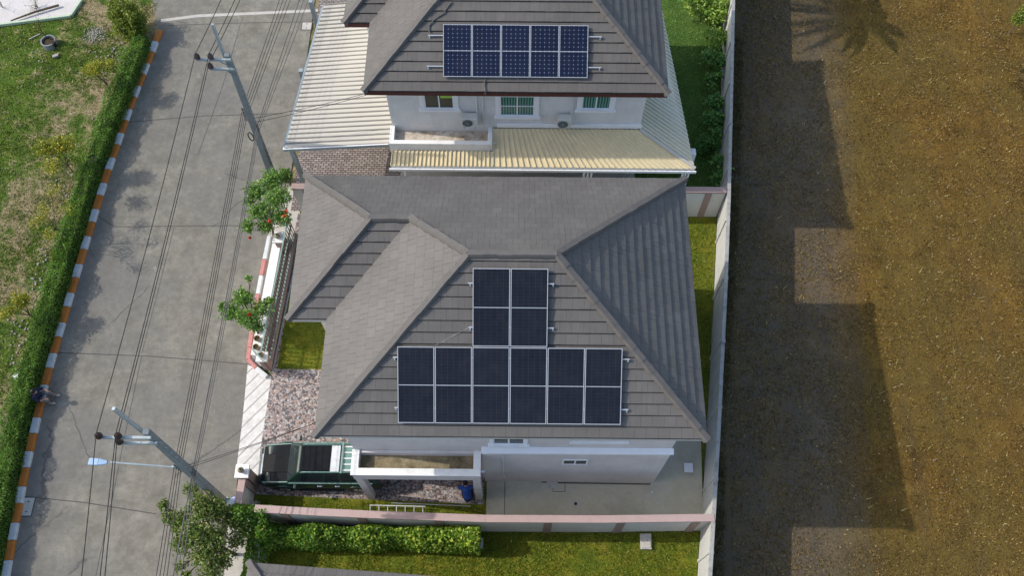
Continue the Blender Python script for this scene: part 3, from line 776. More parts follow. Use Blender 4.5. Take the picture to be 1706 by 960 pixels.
def hip_roof(house, x0, x1, y0, y1, xw, yv, tile, fascia):
    """main block x0..x1, y0..y1 with a wing out to xw on the north half (south edge yv)"""
    D = (y1 - y0) / 2; rz = EZ + D * TP; dw = (y1 - yv) / 2; wz = EZ + dw * TP
    RW, RE = (x0 + D, y0 + D), (x1 - D, y0 + D)
    WW, WE = (xw + dw, yv + dw), (x0 + dw, yv + dw)
    mb = MB()
    slope(mb, [(x0, y0), (x1, y0), RE, RW], (x0, y0), (0, 1), (1, 0), EZ)
    slope(mb, [(x1, y0), (x1, y1), RE], (x1, y0), (-1, 0), (0, 1), EZ)
    slope(mb, [(xw, y1), WW, WE, RW, RE, (x1, y1)][::-1], (x1, y1), (0, -1), (1, 0), EZ)
    slope(mb, [(x0, y0), RW, WE, (x0, yv)], (x0, y0), (1, 0), (0, 1), EZ)
    slope(mb, [(xw, yv), (x0, yv), WE, WW], (xw, yv), (0, 1), (1, 0), EZ)
    slope(mb, [(xw, yv), WW, (xw, y1)], (xw, yv), (1, 0), (0, 1), EZ)
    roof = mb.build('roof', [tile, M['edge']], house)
    z = lambda p, e: (p[0], p[1], e)
    mb = MB()
    ridge_caps(mb, z((x0, y0), EZ), z(RW, rz)); ridge_caps(mb, z((x1, y0), EZ), z(RE, rz)); ridge_caps(mb, z((x1, y1), EZ), z(RE, rz))
    ridge_caps(mb, z(RW, rz), z(RE, rz)); ridge_caps(mb, z(WE, wz), z(RW, rz)); ridge_caps(mb, z(WW, wz), z(WE, wz))
    ridge_caps(mb, z((xw, yv), EZ), z(WW, wz)); ridge_caps(mb, z((xw, y1), EZ), z(WW, wz))
    mb.build('ridge_cap', M['ridge'], roof)
    o = .03
    out = [(x0 + o, y0 + o), (x1 - o, y0 + o), (x1 - o, y1 - o), (xw + o, y1 - o), (xw + o, yv + o), (x0 + o, yv + o)]
    mb = MB()
    for a, b in zip(out, out[1:] + out[:1]): mb.bar((*a, EZ - .13), (*b, EZ - .13), .03, .19)
    mb.build('fascia', fascia, roof)
    mb = MB(); mb.quad(*[(p[0], p[1], EZ - .19) for p in out[::-1]]); mb.build('soffit', M['trim'], roof)
    return roof

def window(parent, x0, x1, z0, z1, y, cols=2, rows=1, glass='glass', fr=.05, surround=.09, sill=True, panes=None):
    """a window on a south facing wall face at y"""
    mb = MB()
    s = surround
    if s:
        mb.box(x0 - s, x0, y - .05, y - .002, z0, z1); mb.box(x1, x1 + s, y - .05, y - .002, z0, z1)
        mb.box(x0 - s, x1 + s, y - .05, y - .002, z1, z1 + s)
    f = mb
    yf = y - .035
    f.box(x0, x1, yf, y - .004, z0, z0 + fr); f.box(x0, x1, yf, y - .004, z1 - fr, z1)
    w = (x1 - x0) / cols; hh = (z1 - z0) / rows
    for c in range(cols + 1):
        cx = min(max(x0 + c * w, x0 + fr / 2), x1 - fr / 2)
        f.box(cx - fr / 2, cx + fr / 2, yf + .001, y - .004, z0 + fr, z1 - fr)
    for r in range(1, rows): f.box(x0 + fr, x1 - fr, yf + .002, y - .004, z0 + r * hh - fr * .35, z0 + r * hh + fr * .35)
    win = f.build('window', M['trim'], parent)
    for c in range(cols):
        g = MB(); g.box(x0 + c * w + fr / 2, x0 + (c + 1) * w - fr / 2, y - .014, y - .006, z0 + fr, z1 - fr)
        g.build('pane', M[panes[c] if panes else glass], win)
    if sill:
        mb = MB(); mb.box(x0 - s - .06, x1 + s + .06, y - .12, y - .003, z0 - .10, z0); mb.build('sill', M['trim'], win)
    return win

# ---- near house
H1 = thing('house', 'two storey house with grey hip roof carrying an inverted T of black panels', 'house', (5.3, 4.3, 0))
X0, X1, Y1, XW, YV = 0., 11.060, 8.655, -1.176, 3.577
hip_roof(H1, X0, X1, 0, Y1, XW, YV, M['tile'], M['fascia'])
mb = MB(); mb.box(.62, 10.5, .43, 8.1, 0, 6.32); mb.box(-.55, .62, 4.2, 8.1, 0, 6.318); mb.build('wall', M['wall2'], H1)
mb = MB(); mb.box(4.64, 10.5, .31, .429, 0, 3.86); mb.build('lower_wall', M['wall2'], H1)
mb = MB(); mb.hexa([(4.62, .23, 3.86), (10.56, .25, 3.86), (10.56, .429, 3.86), (4.62, .429, 3.86)], [(4.62, .23, 3.98), (10.56, .25, 3.98), (10.56, .429, 4.02), (4.62, .429, 4.02)])
mb.build('ledge', M['trim'], H1, bevel=.01)
mb = MB(); mb.box(10.50, 10.55, .26, .36, 3.84, 3.95); mb.build('spout', M['black'], H1)
a, b = aty(936, 773, .31), aty(980, 767, .31)
window(H1, a.x, b.x, min(a.z, b.z) - .02, max(a.z, b.z) + .08, .31, 2, 1, 'glass', .05, 0, False)
window(H1, 4.98, 5.95, 4.42, 5.6, .43, 2, 1)
mb = MB(); mb.box(7.3, 9.1, .37, .428, 4.62, 4.74); mb.build('lintel_band', M['trim'], H1)
mb = MB(); mb.tube([(5.28, .29, 3.8), (5.28, .29, .9), (5.33, .26, .85)], .02, 8); mb.build('downpipe', M['wall'], H1)
# porch with flat parapet roof
po = H1
P0, P1, Q0, Q1, PZ = .60, 4.57, -.36, .425, 3.52
t = .19
mb = MB()
mb.box(P0, P1, Q0, Q0 + t, 2.92, PZ); mb.box(P0, P0 + t, Q0 + t, Q1, 2.92, PZ - .002); mb.box(P1 - t, P1, Q0 + t, Q1, 2.92, PZ - .002); mb.box(P0 + t, P1 - t, .34, Q1, 2.92, PZ + .0)
mb.build('porch_beam', M['wall2'], H1)
mb = MB(); e = .03
mb.box(P0 - e, P1 + e, Q0 - e, Q0 + t + .01, PZ + .001, PZ + .06); mb.box(P0 - e, P0 + t + .01, Q0 + t + .011, Q1, PZ + .001, PZ + .06)
mb.box(P1 - t - .01, P1 + e, Q0 + t + .011, Q1, PZ + .001, PZ + .06)
mb.build('parapet_cap', M['parapet'], H1, bevel=.01)
mb = MB(); mb.box(P0 + t - .01, P1 - t + .01, Q0 + t - .01, .35, 3.05, 3.2); mb.build('porch_slab', M['stain'], H1)
for x in (P0 + .02, P1 - .24):
    mb = MB(); mb.box(x, x + .24, Q0 + .01, Q0 + .24, 0, 2.92); mb.build('porch_column', M['wall2'], H1, bevel=.01)
mb = MB(); mb.tube([(P1 + .0, -.15, 3.22), (P1 + .14, -.15, 3.2)], .035, 8); mb.build('spout', M['trim'], H1)

# ---- far house
H2 = thing('house', 'house with blue solar panels, dark red eaves and beige metal skirt roofs', 'house', (5.6, 16.5, 0))
U0, U1, V0 = .39, 10.79, 12.07
V1 = V0 + 8.65
hip_roof(H2, U0, U1, V0, V1, -.55, 15.07, M['tile2'], M['maroon'])
WY = 12.66
mb = MB(); mb.box(1.02, 10.2, WY, V1 - .6, 0, 6.32); mb.box(.1, 1.02, 15.7, V1 - .6, 0, 6.318); mb.build('wall', M['wall'], H2)
mb = MB(); mb.box(4.9, 10.26, WY - .07, WY - .001, 3.78, 3.98); mb.build('plinth_band', M['trim'], H2, bevel=.01)
def win2(u0, u1, v1, ztop, cols, rows, panes):
    a = aty(u0, v1, WY); b = aty(u1, v1, WY)
    return window(H2, a.x, b.x, a.z, ztop, WY, cols, rows, 'glass', .045, .16, True, panes)
win2(708, 757, 179, 6.0, 2, 1, ['curtdark', 'curtdark']); win2(833, 890, 191, 6.1, 2, 3, ['curtain', 'curtain']); win2(968, 1016, 180, 6.0, 2, 1, ['curtain', 'curtain'])
mb = MB(); a = aty(733, 163, WY); b = aty(756, 155, WY); mb.box(a.x + .02, b.x - .05, WY - .018, WY - .0145, a.z + .02, 5.9); mb.build('blind', M['blind'], H2)
for u in (806, 951, 796):
    a = aty(u, 205, WY); mb = MB(); mb.tube([(a.x, WY - .03, 3.9), (a.x, WY - .03, 6.2)], .028, 8); mb.build('downpipe', M['wall'], H2)
# balcony box
B = [at(648, 239, 3.75), at(820, 240, 3.75)]
bx0, bx1, by0 = B[0].x, B[1].x, B[0].y
mb = MB(); t = .17; by1 = WY - .005
mb.box(bx0, bx1, by0, by0 + t, 3.2, 3.75); mb.box(bx0, bx0 + t, by0 + t, by1, 3.2, 3.748); mb.box(bx1 - t, bx1, by0 + t, by1, 3.2, 3.748)
mb.build('balcony_parapet', M['parapet'], H2, bevel=.01)
mb = MB(); mb.box(bx0 + t - .01, bx1 - t + .01, by0 + t - .01, by1, 3.3, 3.44); mb.build('balcony_slab', M['stain2'], H2)
mb = MB(); mb.tube([(bx1, by0 + .25, 3.5), (bx1 + .14, by0 + .25, 3.48)], .03, 8); mb.build('spout', M['trim'], H2)

# ribbed metal roofs round the far house
def ribbed(name, quad, nrib, mat, parent, rw=.035, rh=.045, th=.03):
    """quad a,b (upper edge) c,d (lower edge): a-d and b-c run down the slope; ribs run down the slope"""
    a, b, c, d = [Vector(p) for p in quad]
    mb = MB(); dz = Vector((0, 0, th))
    mb.hexa([d - dz, c - dz, b - dz, a - dz], [d, c, b, a])
    mb.cur = 1
    for i in range(nrib + 1):
        f = i / nrib; p, q = a.lerp(b, f), d.lerp(c, f)
        if (p - q).length < .05: continue
        mb.bar(p + Vector((0, 0, rh / 2)), q + Vector((0, 0, rh / 2)), rw, rh)
    return mb.build(name, [mat, M['seam'] if mat == M['sheet'] else mat], parent)
zs, zt = 3.1, 3.72
SW, SE = at(651, 276, zs), at(1157, 279, zs)
SE = Vector((SE.x, SW.y - .02, zs)); NE = at(1100, 8, zs)
ts, te = Vector((10.2, WY - .0, zt)), Vector((10.2, NE.y, zt))
sk = thing('skirt_roof', 'beige ribbed metal skirt roof wrapping the south and east walls of the far house', 'roof', (6, 12, 0))
# south run right of the balcony, then the part in front of the balcony
r1 = ribbed('south_sheet', [(bx1 + .03, WY - .075, zt), (10.2, WY - .075, zt), SE, (bx1 + .03, SW.y, zs)], 33, M['sheetd'], sk)
ribbed('south_sheet', [(SW.x + .06, by0 - .03, zs + (by0 - SW.y) / (WY - SW.y) * (zt - zs)), (bx1 + .03, by0 - .03, zs + (by0 - SW.y) / (WY - SW.y) * (zt - zs)), (bx1 + .03, SW.y, zs), SW], 24, M['sheetd'], sk)
ribbed('east_sheet', [(10.2, NE.y + 3, zt), (10.2, WY - .075, zt), (SE.x, SE.y, zs + .002), (NE.x - .25, NE.y + 3, zs)], 52, M['sheete'], sk)
mb = MB(); mb.bar((10.2, WY - .08, zt + .03), (SE.x + .02, SE.y, zs + .035), .12, .04); mb.build('hip_flashing', M['sheet'], sk)
mb = MB(); gy = SW.y - .09
mb.box(SW.x - .06, SE.x + .06, gy - .05, gy - .02, zs - .14, zs - .02); mb.box(SW.x - .06, SE.x + .06, gy - .02, gy + .06, zs - .14, zs - .11)
mb.build('gutter', M['trim'], sk)
mb = MB(); mb.box(SW.x, SE.x, gy + .09, gy + .15, zs - .28, zs - .05); mb.build('edge_beam', M['trim'], sk)
for u in (676, 978, 984, 972):
    x = at(u, 284, 2.4).x; mb = MB(); mb.box(x - .035, x + .035, gy + .08, gy + .16, 0, zs - .15); mb.build('post', M['trim'], sk)
for k in range(3):
    x = SE.x - .12 - k * .11; mb = MB(); mb.box(x - .03, x + .03, gy + .16 , gy + .22, 0, zs - .15); mb.build('post', M['trim'], sk)
mb = MB(); p = at(1160, 252, 2.6); mb.box(SE.x - .02, SE.x + .16, SE.y + .75, SE.y + 1.05, 2.4, 2.9); mb.build('meter_box', M['wall'], sk, bevel=.01)

cp = thing('carport_roof', 'wide beige ribbed metal carport roof beside the road with grey corner post', 'carport', (-1, 15, 0))
cz0, cz1 = 2.95, 3.35
c1, c2, c3 = at(474, 247, cz0), at(652, 243, cz1), at(540, 8, cz0)
c2 = Vector((1.02, c1.y, cz1)); c4 = Vector((1.02, c3.y, cz1))
ribbed('sheet', [c2, c4, c3, c1], 33, M['sheet'], cp, .045, .04)
mb = MB(); mb.bar(c1 + Vector((-.04, 0, -.06)), c3 + Vector((-.04, 0, -.06)), .09, .12); mb.build('gutter', M['galv'], cp)
mb = MB(); mb.bar(c1 + Vector((-.05, -.02, -.08)), c2 + Vector((-.15, -.02, -.10)), .06, .15); mb.build('edge_beam', M['galv'], cp)
mb = MB(); mb.bar(c1 + Vector((-.05, -.02, .0)), c2 + Vector((-.15, -.02, .0)), .09, .03); mb.build('edge_trim', M['trim'], cp)
pb = at(506, 303, 0)
for dy in (0, 3.6, 7.2):
    mb = MB(); mb.box(c1.x + .10, c1.x + .26, c1.y + .08 + dy, c1.y + .24 + dy, 0, cz0 - .05); mb.build('post', M['galv'], cp)

# air conditioner condensers
def condenser(label, u0, v0, u1, v1):
    a, b = aty(u0, v1, WY - .34), aty(u1, v0, WY - .34)
    x0, x1, z0 = a.x, b.x, a.z; h = .50; y0, y1 = WY - .36, WY - .08
    t = thing('air_conditioner', label, 'air conditioner', ((x0 + x1) / 2, (y0 + y1) / 2, z0), 'outdoor condensers on the far house')
    MB().box(x0, x1, y0, y1, z0, z0 + h).build('casing', M['acbody'], t, bevel=.015)
    cx, cz = x0 + (x1 - x0) * .36, z0 + h * .5
    mb = MB(); mb.lathe((cx, y0 - .012, cz), [(0, .19), (.01, .19)], 24, (0, 1, 0)); mb.build('fan_opening', M['black'], t)
    mb = MB()
    for r in (.05, .10, .15, .19):
        mb.tube([(cx + r * math.cos(k * math.pi / 10), y0 - .018, cz + r * math.sin(k * math.pi / 10)) for k in range(20)], .005, 5, True)
    for k in range(4):
        an = k * math.pi / 4; mb.tube([(cx - .19 * math.cos(an), y0 - .018, cz - .19 * math.sin(an)), (cx + .19 * math.cos(an), y0 - .018, cz + .19 * math.sin(an))], .005, 5)
    mb.build('fan_grille', M['galv'], t)
    for x in (x0 + .08, x1 - .08): mb = MB(); mb.bar((x, y0 - .02, z0 - .02), (x, WY - .002, z0 - .02), .04, .035); mb.build('bracket', M['galv'], t)
    mb = MB(); mb.tube([(x1 - .05, y1, z0 + .3), (x1 - .03, y1 + .05, z0 + .4), (x1 - .03, y1 + .06, z0 + 1.6)], .022, 8); mb.build('pipe', M['wall'], t)
condenser('air conditioner condenser standing over the stained balcony of the far house', 770, 191, 795, 211)
condenser('air conditioner condenser on the wall between the curtained windows', 929, 193, 953, 213)

# ---- neighbour to the south, only a roof corner shows
H3 = thing('house', 'grey tiled roof corner of a third house at the bottom edge', 'house', (2, -7, 0))
z3 = 4.2; nw = at(415, 938, z3); ne = at(660, 956, z3)
E3 = Vector((ne.x - nw.x, ne.y - nw.y)).normalized(); N3 = Vector((E3.y, -E3.x)); O3 = Vector((nw.x, nw.y))
g3 = lambda u, v: tuple(O3 + E3 * u + N3 * v)
mb = MB(); slope(mb, [g3(0, 0), g3(12, 0), g3(8.6, 3.4), g3(3.4, 3.4)][::-1], g3(0, 0), N3, E3, z3, tp=.45)
slope(mb, [g3(0, 0), g3(3.4, 3.4), g3(0, 6.8)], g3(0, 0), E3, N3, z3, tp=.45)
slope(mb, [g3(0, 6.8), g3(3.4, 3.4), g3(8.6, 3.4), g3(12, 6.8)], g3(0, 6.8), -N3, E3, z3, tp=.45)
slope(mb, [g3(12, 0), g3(8.6, 3.4), g3(12, 6.8)], g3(12, 0), -E3, N3, z3, tp=.45)
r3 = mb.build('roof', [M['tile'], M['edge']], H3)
mb = MB(); z4 = z3 + 3.4 * .45
for a in ((0, 0), (0, 6.8)): ridge_caps(mb, (*g3(*a), z3), (*g3(3.4, 3.4), z4))
for a in ((12, 0), (12, 6.8)): ridge_caps(mb, (*g3(*a), z3), (*g3(8.6, 3.4), z4))
ridge_caps(mb, (*g3(3.4, 3.4), z4), (*g3(8.6, 3.4), z4)); mb.build('ridge_cap', M['ridge'], r3)
mb = MB(); mb.bar((*g3(.03, .03), z3 - .12), (*g3(12, .03), z3 - .12), .03, .16); mb.bar((*g3(.03, .06), z3 - .12), (*g3(.03, 6.8), z3 - .12), .03, .16); mb.build('fascia', M['fascia'], r3)
mb = MB(); mb.prism([g3(.7, .7), g3(.7, 6.2), g3(11.3, 6.2), g3(11.3, .7)], 0, z3 - .05); mb.build('wall', M['wall2'], H3)
mb = MB(); gw = at(428, 920, 1.0); mb.box(gw.x - .06, gw.x + .06, -3.6, -1.9, 0, 1.0)
tag(mb.build('garden_wall', M['precast'], loc=(gw.x, -2.7, 0)), 'short grey garden wall beside the vine at the end of the south lawn', 'wall')

# ================================================================ SOLAR PANELS
def make_panel(w, h, cell, name='solar_panel'):
    t = thing(name, 'x', 'solar panel')
    fr, d = .02, .038
    mb = MB()
    mb.box(0, w, 0, fr, 0, d); mb.box(0, w, h - fr, h, 0, d); mb.box(0, fr, fr, h - fr, 0, d); mb.box(w - fr, w, fr, h - fr, 0, d)
    mb.build('frame', M['pvframe'], t, local=True)
    mb = MB(); mb.box(fr, w - fr, fr, h - fr, .006, d - .012); mb.build('backsheet', M['pvframe'], t, local=True)
    for y0, y1 in ((fr, h / 2 - .012), (h / 2 + .012, h - fr)):
        mb = MB(); z = d - .008
        mb.quad((fr, y0, z), (w - fr, y0, z), (w - fr, y1, z), (fr, y1, z), uv=[(0, 0), (1, 0), (1, 1), (0, 1)])
        mb.build('cell_block', M[cell], t, local=True)
    return t
def on_slope(u, v, y0, lift):
    """point on a south slope, u east, v up the slope from the eave at y0"""
    return Vector((u, y0 + v * math.cos(TH) - lift * math.sin(TH), EZ + v * math.sin(TH) + lift * math.cos(TH)))
pw, ph, px = 1.0395, 2.19, 2.364
words = ['leftmost', 'second from the left', 'third from the left', 'third from the right', 'second from the right', 'rightmost']
proto = make_panel(pw - .022, ph - .02, 'cell1'); first = True
for k in range(8):
    o = proto if k == 0 else copy_tree(proto)
    if k < 6: u, v = px + k * pw, .445; lab = 'black solar panel, %s in the lower row of six' % words[k]
    else: u, v = px + (k - 4) * pw, .445 + ph + .01; lab = 'black solar panel, %s of the upper pair near the ridge' % ('left' if k == 6 else 'right')
    o.location = on_slope(u + .011, v, 0, .115); o.rotation_euler = (TH, 0, 0)
    tag(o, lab, 'solar panel', 'black solar panels on the near roof')
def plane_hit(u, v, y0, lift=.1):
    d = Vector(ray(u, v)); n = Vector((0, -math.sin(TH), math.cos(TH))); p = on_slope(0, 0, y0, lift)
    C = Vector(CC); return C + d * ((p - C).dot(n) / d.dot(n))
bl, br_, tl = plane_hit(738, 127.5, V0), plane_hit(979, 128.5, V0), plane_hit(740.5, 39, V0)
w2 = (br_.x - bl.x) / 5; v2 = (bl.y - V0 + .1 * math.sin(TH)) / math.cos(TH); h2 = (tl.y - bl.y) / math.cos(TH)
proto2 = make_panel(w2 - .02, h2 - .02, 'cell2')
w5 = ['westernmost', 'second from the west', 'middle', 'second from the east', 'easternmost']
for k in range(5):
    o = proto2 if k == 0 else copy_tree(proto2)
    o.location = on_slope(bl.x + k * w2 + .01, v2, V0, .10); o.rotation_euler = (TH, 0, 0)
    tag(o, 'blue solar panel, %s in the row of five on the far roof' % w5[k], 'solar panel', 'blue solar panels on the far roof')
def rail(label, u0, u1, v, y0, feet):
    t = thing('mounting_rail', label, 'rail', on_slope((u0 + u1) / 2, v, y0, .06), 'aluminium rails under the panels')
    a, b = on_slope(u0, v, y0, .085), on_slope(u1, v, y0, .085); nrm = Vector((0, -math.sin(TH), math.cos(TH)))
    mb = MB(); mb.bar(a, b, .035, .04, up=nrm); mb.build('bar', M['pvframe'], t)
    for u in feet:
        p = on_slope(u, v - .03, y0, .0); mb = MB(); mb.bar(p, p + nrm * .1, .05, .03, up=(1, 0, 0)); mb.bar(p + nrm * .045, p + nrm * .045 + Vector((0, -.06 * math.cos(TH), -.06 * math.sin(TH))), .04, .02, up=nrm)
        mb.build('roof_hook', M['galv'], t)
e1 = px + 6 * pw
rail('lower rail sticking out under the row of six black panels', px - .09, e1 + .2, .445 + .42, 0, (px - .05, e1 + .16))
rail('upper rail sticking out under the row of six black panels', px - .12, e1 + .2, .445 + 1.86, 0, (px - .07, e1 + .16))
rail('lower rail sticking out under the upper pair of black panels', px + 2 * pw - .1, px + 4 * pw + .17, 2.645 + .52, 0, (px + 2 * pw - .06, px + 4 * pw + .14))
rail('upper rail sticking out under the upper pair of black panels', px + 2 * pw - .12, px + 4 * pw + .16, 2.645 + 1.75, 0, (px + 2 * pw - .06, px + 4 * pw + .13))
ex = bl.x + 5 * w2
rail('lower rail sticking out under the blue panels of the far roof', bl.x - .55, ex + .45, v2 + h2 * .2, V0, (bl.x - .5, ex + .4))
rail('upper rail sticking out under the blue panels of the far roof', bl.x - .5, ex + .45, v2 + h2 * .78, V0, (bl.x - .45, ex + .4))
mb = MB(); q = [plane_hit(u, v, V0, .05) for u, v in ((752, 2), (738, 22), (722, 33), (715, 42), (715, 52), (720, 57), (738, 58))]
mb.tube(q, .022, 6); tag(mb.build('conduit', M['cable'], loc=q[3][:]), 'dark conduit looping from the far hip to the blue panels', 'conduit')
mb = MB(); q = [plane_hit(u, v, V0, .05) for u, v in ((809, 130), (807, 138), (808, 146))] + [Vector((q_x, q_y, q_z)) for q_x, q_y, q_z in [(4.98, V0 - .06, EZ - .1), (5.02, V0 - .02, EZ - .3), (5.1, WY - .03, EZ - .5)]]
q[3:] = [plane_hit(808, 150, V0, .12), Vector((plane_hit(808, 150, V0).x + .02, V0 - .05, EZ - .05)), Vector((plane_hit(808, 150, V0).x + .02, WY - .03, EZ - .35))]
mb.tube(q, .022, 6); tag(mb.build('conduit', M['cable'], loc=q[1][:]), 'short conduit dropping from the blue panels over the dark red eave', 'conduit')
mb = MB(); q = [plane_hit(u, v, 0, .03) for u, v in ((725, 576), (755, 560), (790, 541))]
mb.tube(q, .005, 5); tag(mb.build('panel_wire', M['galv'], loc=q[1][:]), 'thin pale wire crossing the tiles left of the upper pair of panels', 'wire')

# ================================================================ POLES, WIRES, LAMP
def pole(label, base, top, ztop, rod, arm1, arm2, i1, i2, i3):
    b = at(*base, 0); t = at(*top, ztop)
    th = thing('utility_pole', label, 'pole', b, 'concrete power poles along the road')
    mb = MB(); mb.bar(b, t, .26, .26, up=(0, 1, 0), w2=.17, h2=.17); mb.build('shaft', M['pole'], th, bevel=.02)
    for k in range(14):
        p = b.lerp(t, .12 + k * .06); mb = MB(); mb.tube([p + Vector((.08, -.06, 0)), p + Vector((.165, -.06, .0))], .016, 6); mb.build('step_bolt', M['galv'], th)
    r0 = t + Vector((-.02, .02, -.9)); r1 = at(*rod, ztop + 1.15)
    mb = MB(); mb.bar(r0 + Vector((-.11, .0, 0)), r1, .085, .085, up=(0, 1, 0)); mb.build('top_rod', M['galv'], th)
    tips = []
    for n, (arm, zz) in enumerate(((arm1, ztop - .12), (arm2, ztop - .62))):
        e = at(*arm, zz); s = t + (b - t) * ((ztop - zz) / ztop); s = Vector((s.x, s.y, zz)); e = Vector((e.x, s.y - .14, zz)); s = s + Vector((.12, -.14, 0))
        mb = MB(); mb.bar(s, e, .075, .075); mb.build('cross_arm', M['galv'], th)
        mb = MB(); mb.bar(s.lerp(e, .45) + Vector((0, .05, -.04)), Vector((s.x - .1, s.y + .05, zz - .42)), .035, .02); mb.build('brace', M['galv'], th)
        for q in ((i1, i2) if n == 0 else (i3,)):
            x = at(*q, zz + .1).x; c = Vector((x, e.y, zz + .037))
            mb = MB(); mb.lathe(c, [(0, .025), (.05, .03), (.055, .095), (.10, .06), (.11, .10), (.17, .07), (.18, .085), (.24, .05), (.27, .03)], 14)
            mb.build('insulator', M['porc'], th, smooth=False); tips.append(c + Vector((0, 0, .265)))
    return th, b, t, tips
PU, ub, ut, utips = pole('leaning grey concrete pole standing behind the larger red flowering tree', (456, 297), (378, 90), 8.1, (354, 40), (329, 92), (352, 116), (330, 90), (353, 88), (351, 112))
PL, lb, lt, ltips = pole('leaning grey concrete pole with a street lamp above the leafy tree', (373, 838), (243, 719), 8.1, (189, 681), (171, 697), (201, 722), (173, 692), (203, 702), (204, 716))
def on_pole(b, t, z): return b + (t - b) * (z / t.z)

def wire(name, label, pts, sag, r, mat, cat='power line', group='overhead wires along the road'):
    P = []
    for a, b in zip(pts, pts[1:]):
        n = 14
        for i in range(n):
            f = i / n; p = a.lerp(b, f); P.append(p - Vector((0, 0, 4 * sag * f * (1 - f))))
    P.append(pts[-1]); mb = MB(); mb.tube(P, r, 6)
    c = P[len(P) // 2]
    tag(mb.build(name, mat, loc=c[:]), label, cat, group)
def ext(a, b, k): return b + (b - a) * k
labs = ['thin black overhead wire nearest the striped kerb', 'thin black overhead wire, left one of the close pair over the road', 'thin black overhead wire, right one of the close pair over the road']
npx = [(366, -3), (389, -3), (398, -3)]; spx = [(133, 960), (164, 960), (172, 960)]
for i in range(3):
    n1 = at(*npx[i], 8.15); s1 = at(*spx[i], 8.15)
    wire('power_line', labs[i], [ext(utips[i], n1, 1.2), utips[i], ltips[i], ext(ltips[i], s1, 1.5)], .10, .012, M['wire'])
# low voltage racks
o5 = ['first', 'second', 'third', 'fourth']
for k in range(4):
    z = 5.05 - .21 * k
    pa = on_pole(ub, ut, z) + Vector((-.16, -.06, 0)); pb_ = on_pole(lb, lt, z) + Vector((-.16, -.06, 0))
    for p, th in ((pa, PU), (pb_, PL)):
        mb = MB(); mb.lathe(p - Vector((0, 0, .04)), [(0, .03), (.01, .045), (.035, .03), (.06, .045), (.07, .03)], 10); mb.build('spool_insulator', M['porc'], th)
    n1 = at(465 + k * 6.0, -2, z); s1 = at(259 + k * 6, 962, z)
    wire('power_line', 'black low wire, %s from the left in the close bundle of four' % o5[k], [ext(pa, n1, 1.2), pa, pb_, ext(pb_, s1, 1.4)], .05, .010, M['wire'])
for th, b, t in ((PU, ub, ut), (PL, lb, lt)):
    mb = MB(); a = on_pole(b, t, 5.2) + Vector((-.12, -.06, 0)); c = on_pole(b, t, 4.3) + Vector((-.12, -.06, 0)); mb.bar(a, c, .03, .05, up=(0, 1, 0)); mb.build('rack', M['galv'], th)
tl_ = ['left', 'middle', 'right']
for k in range(3):
    z = 3.95 - .16 * k
    pa = on_pole(ub, ut, z) + Vector((.14, -.05, 0)); pb_ = on_pole(lb, lt, z + .3) + Vector((.14, -.05, 0))
    n1 = at(497 + k * 7, -2, z); s1 = at(286 + k * 6, 962, z)
    wire('telephone_cable', 'dark telephone cable, %s one of three beside the low wires' % tl_[k], [ext(pa, n1, 1.2), pa, pb_, ext(pb_, s1, 1.4)], .10 + .03 * k, .013 if k else .018, M['cable'], 'cable')
# coil of spare cable
p = on_pole(ub, ut, 3.3) + Vector((-.22, -.1, 0)); mb = MB()
mb.tube([p + Vector((.09 * math.cos(a), 0, .26 * math.sin(a))) for a in [k * math.pi / 12 for k in range(24)]], .022, 6, True)
tag(mb.build('cable_coil', M['wire'], loc=p[:]), 'black coil of spare cable hanging on the pole by the red flowering tree', 'cable coil')
# service drops
for k in range(2):
    a = on_pole(lb, lt, 4.75 - .2 * k) + Vector((.14, 0, 0)); b = Vector((.62, 1.0 + .1 * k, 5.6 - .2 * k))
    m1 = at(434, 745 + 5 * k, 4.6); wire('service_wire', '%s dark wire from the lamp pole towards the near house' % ('upper' if k == 0 else 'lower'), [a, Vector((-.55, 4.25 + .06 * k, 5.3 - .2 * k))][:1] + [b], .12, .009, M['wire'], 'wire', 'service wires to the houses')
    a = on_pole(ub, ut, 4.4 - .25 * k) + Vector((.14, 0, 0)); b = Vector((1.02, 13.2 + .12 * k, 5.3 - .2 * k))
    wire('service_wire', '%s dark wire from the tree side pole to the far house' % ('upper' if k == 0 else 'lower'), [a, b], .10, .009, M['wire'], 'wire', 'service wires to the houses')
# street lamp
sp = on_pole(lb, lt, 4.9) + Vector((-.14, -.1, 0)); he = at(168, 770.5, 5.0)
t = thing('street_lamp', 'pale blue flat street lamp on a long thin arm reaching over the road', 'street lamp', he)
mb = MB(); mb.tube([sp, sp.lerp(he, .5) + Vector((0, 0, .05)), he + Vector((.28, 0, .0))], .028, 8); mb.build('arm', M['galv'], t)
mb = MB(); d = (he - sp); d.z = 0; d.normalize()
mb.bar(he - d * .20, he + d * .06, .10, .07, w2=.2, h2=.08); mb.bar(he + d * .061, he + d * .36, .2, .08, w2=.21, h2=.05); mb.build('lamp_head', M['lampblue'], t, bevel=.015)
mb = MB(); mb.bar(he + d * .08 - Vector((0, 0, .048)), he + d * .33 - Vector((0, 0, .038)), .15, .02); mb.build('lens', M['lens'], t)
mb = MB(); mb.bar(sp + Vector((-.05, 0, -.12)), sp + Vector((-.05, 0, .12)), .1, .06, up=(0, 1, 0)); mb.build('bracket', M['galv'], t)

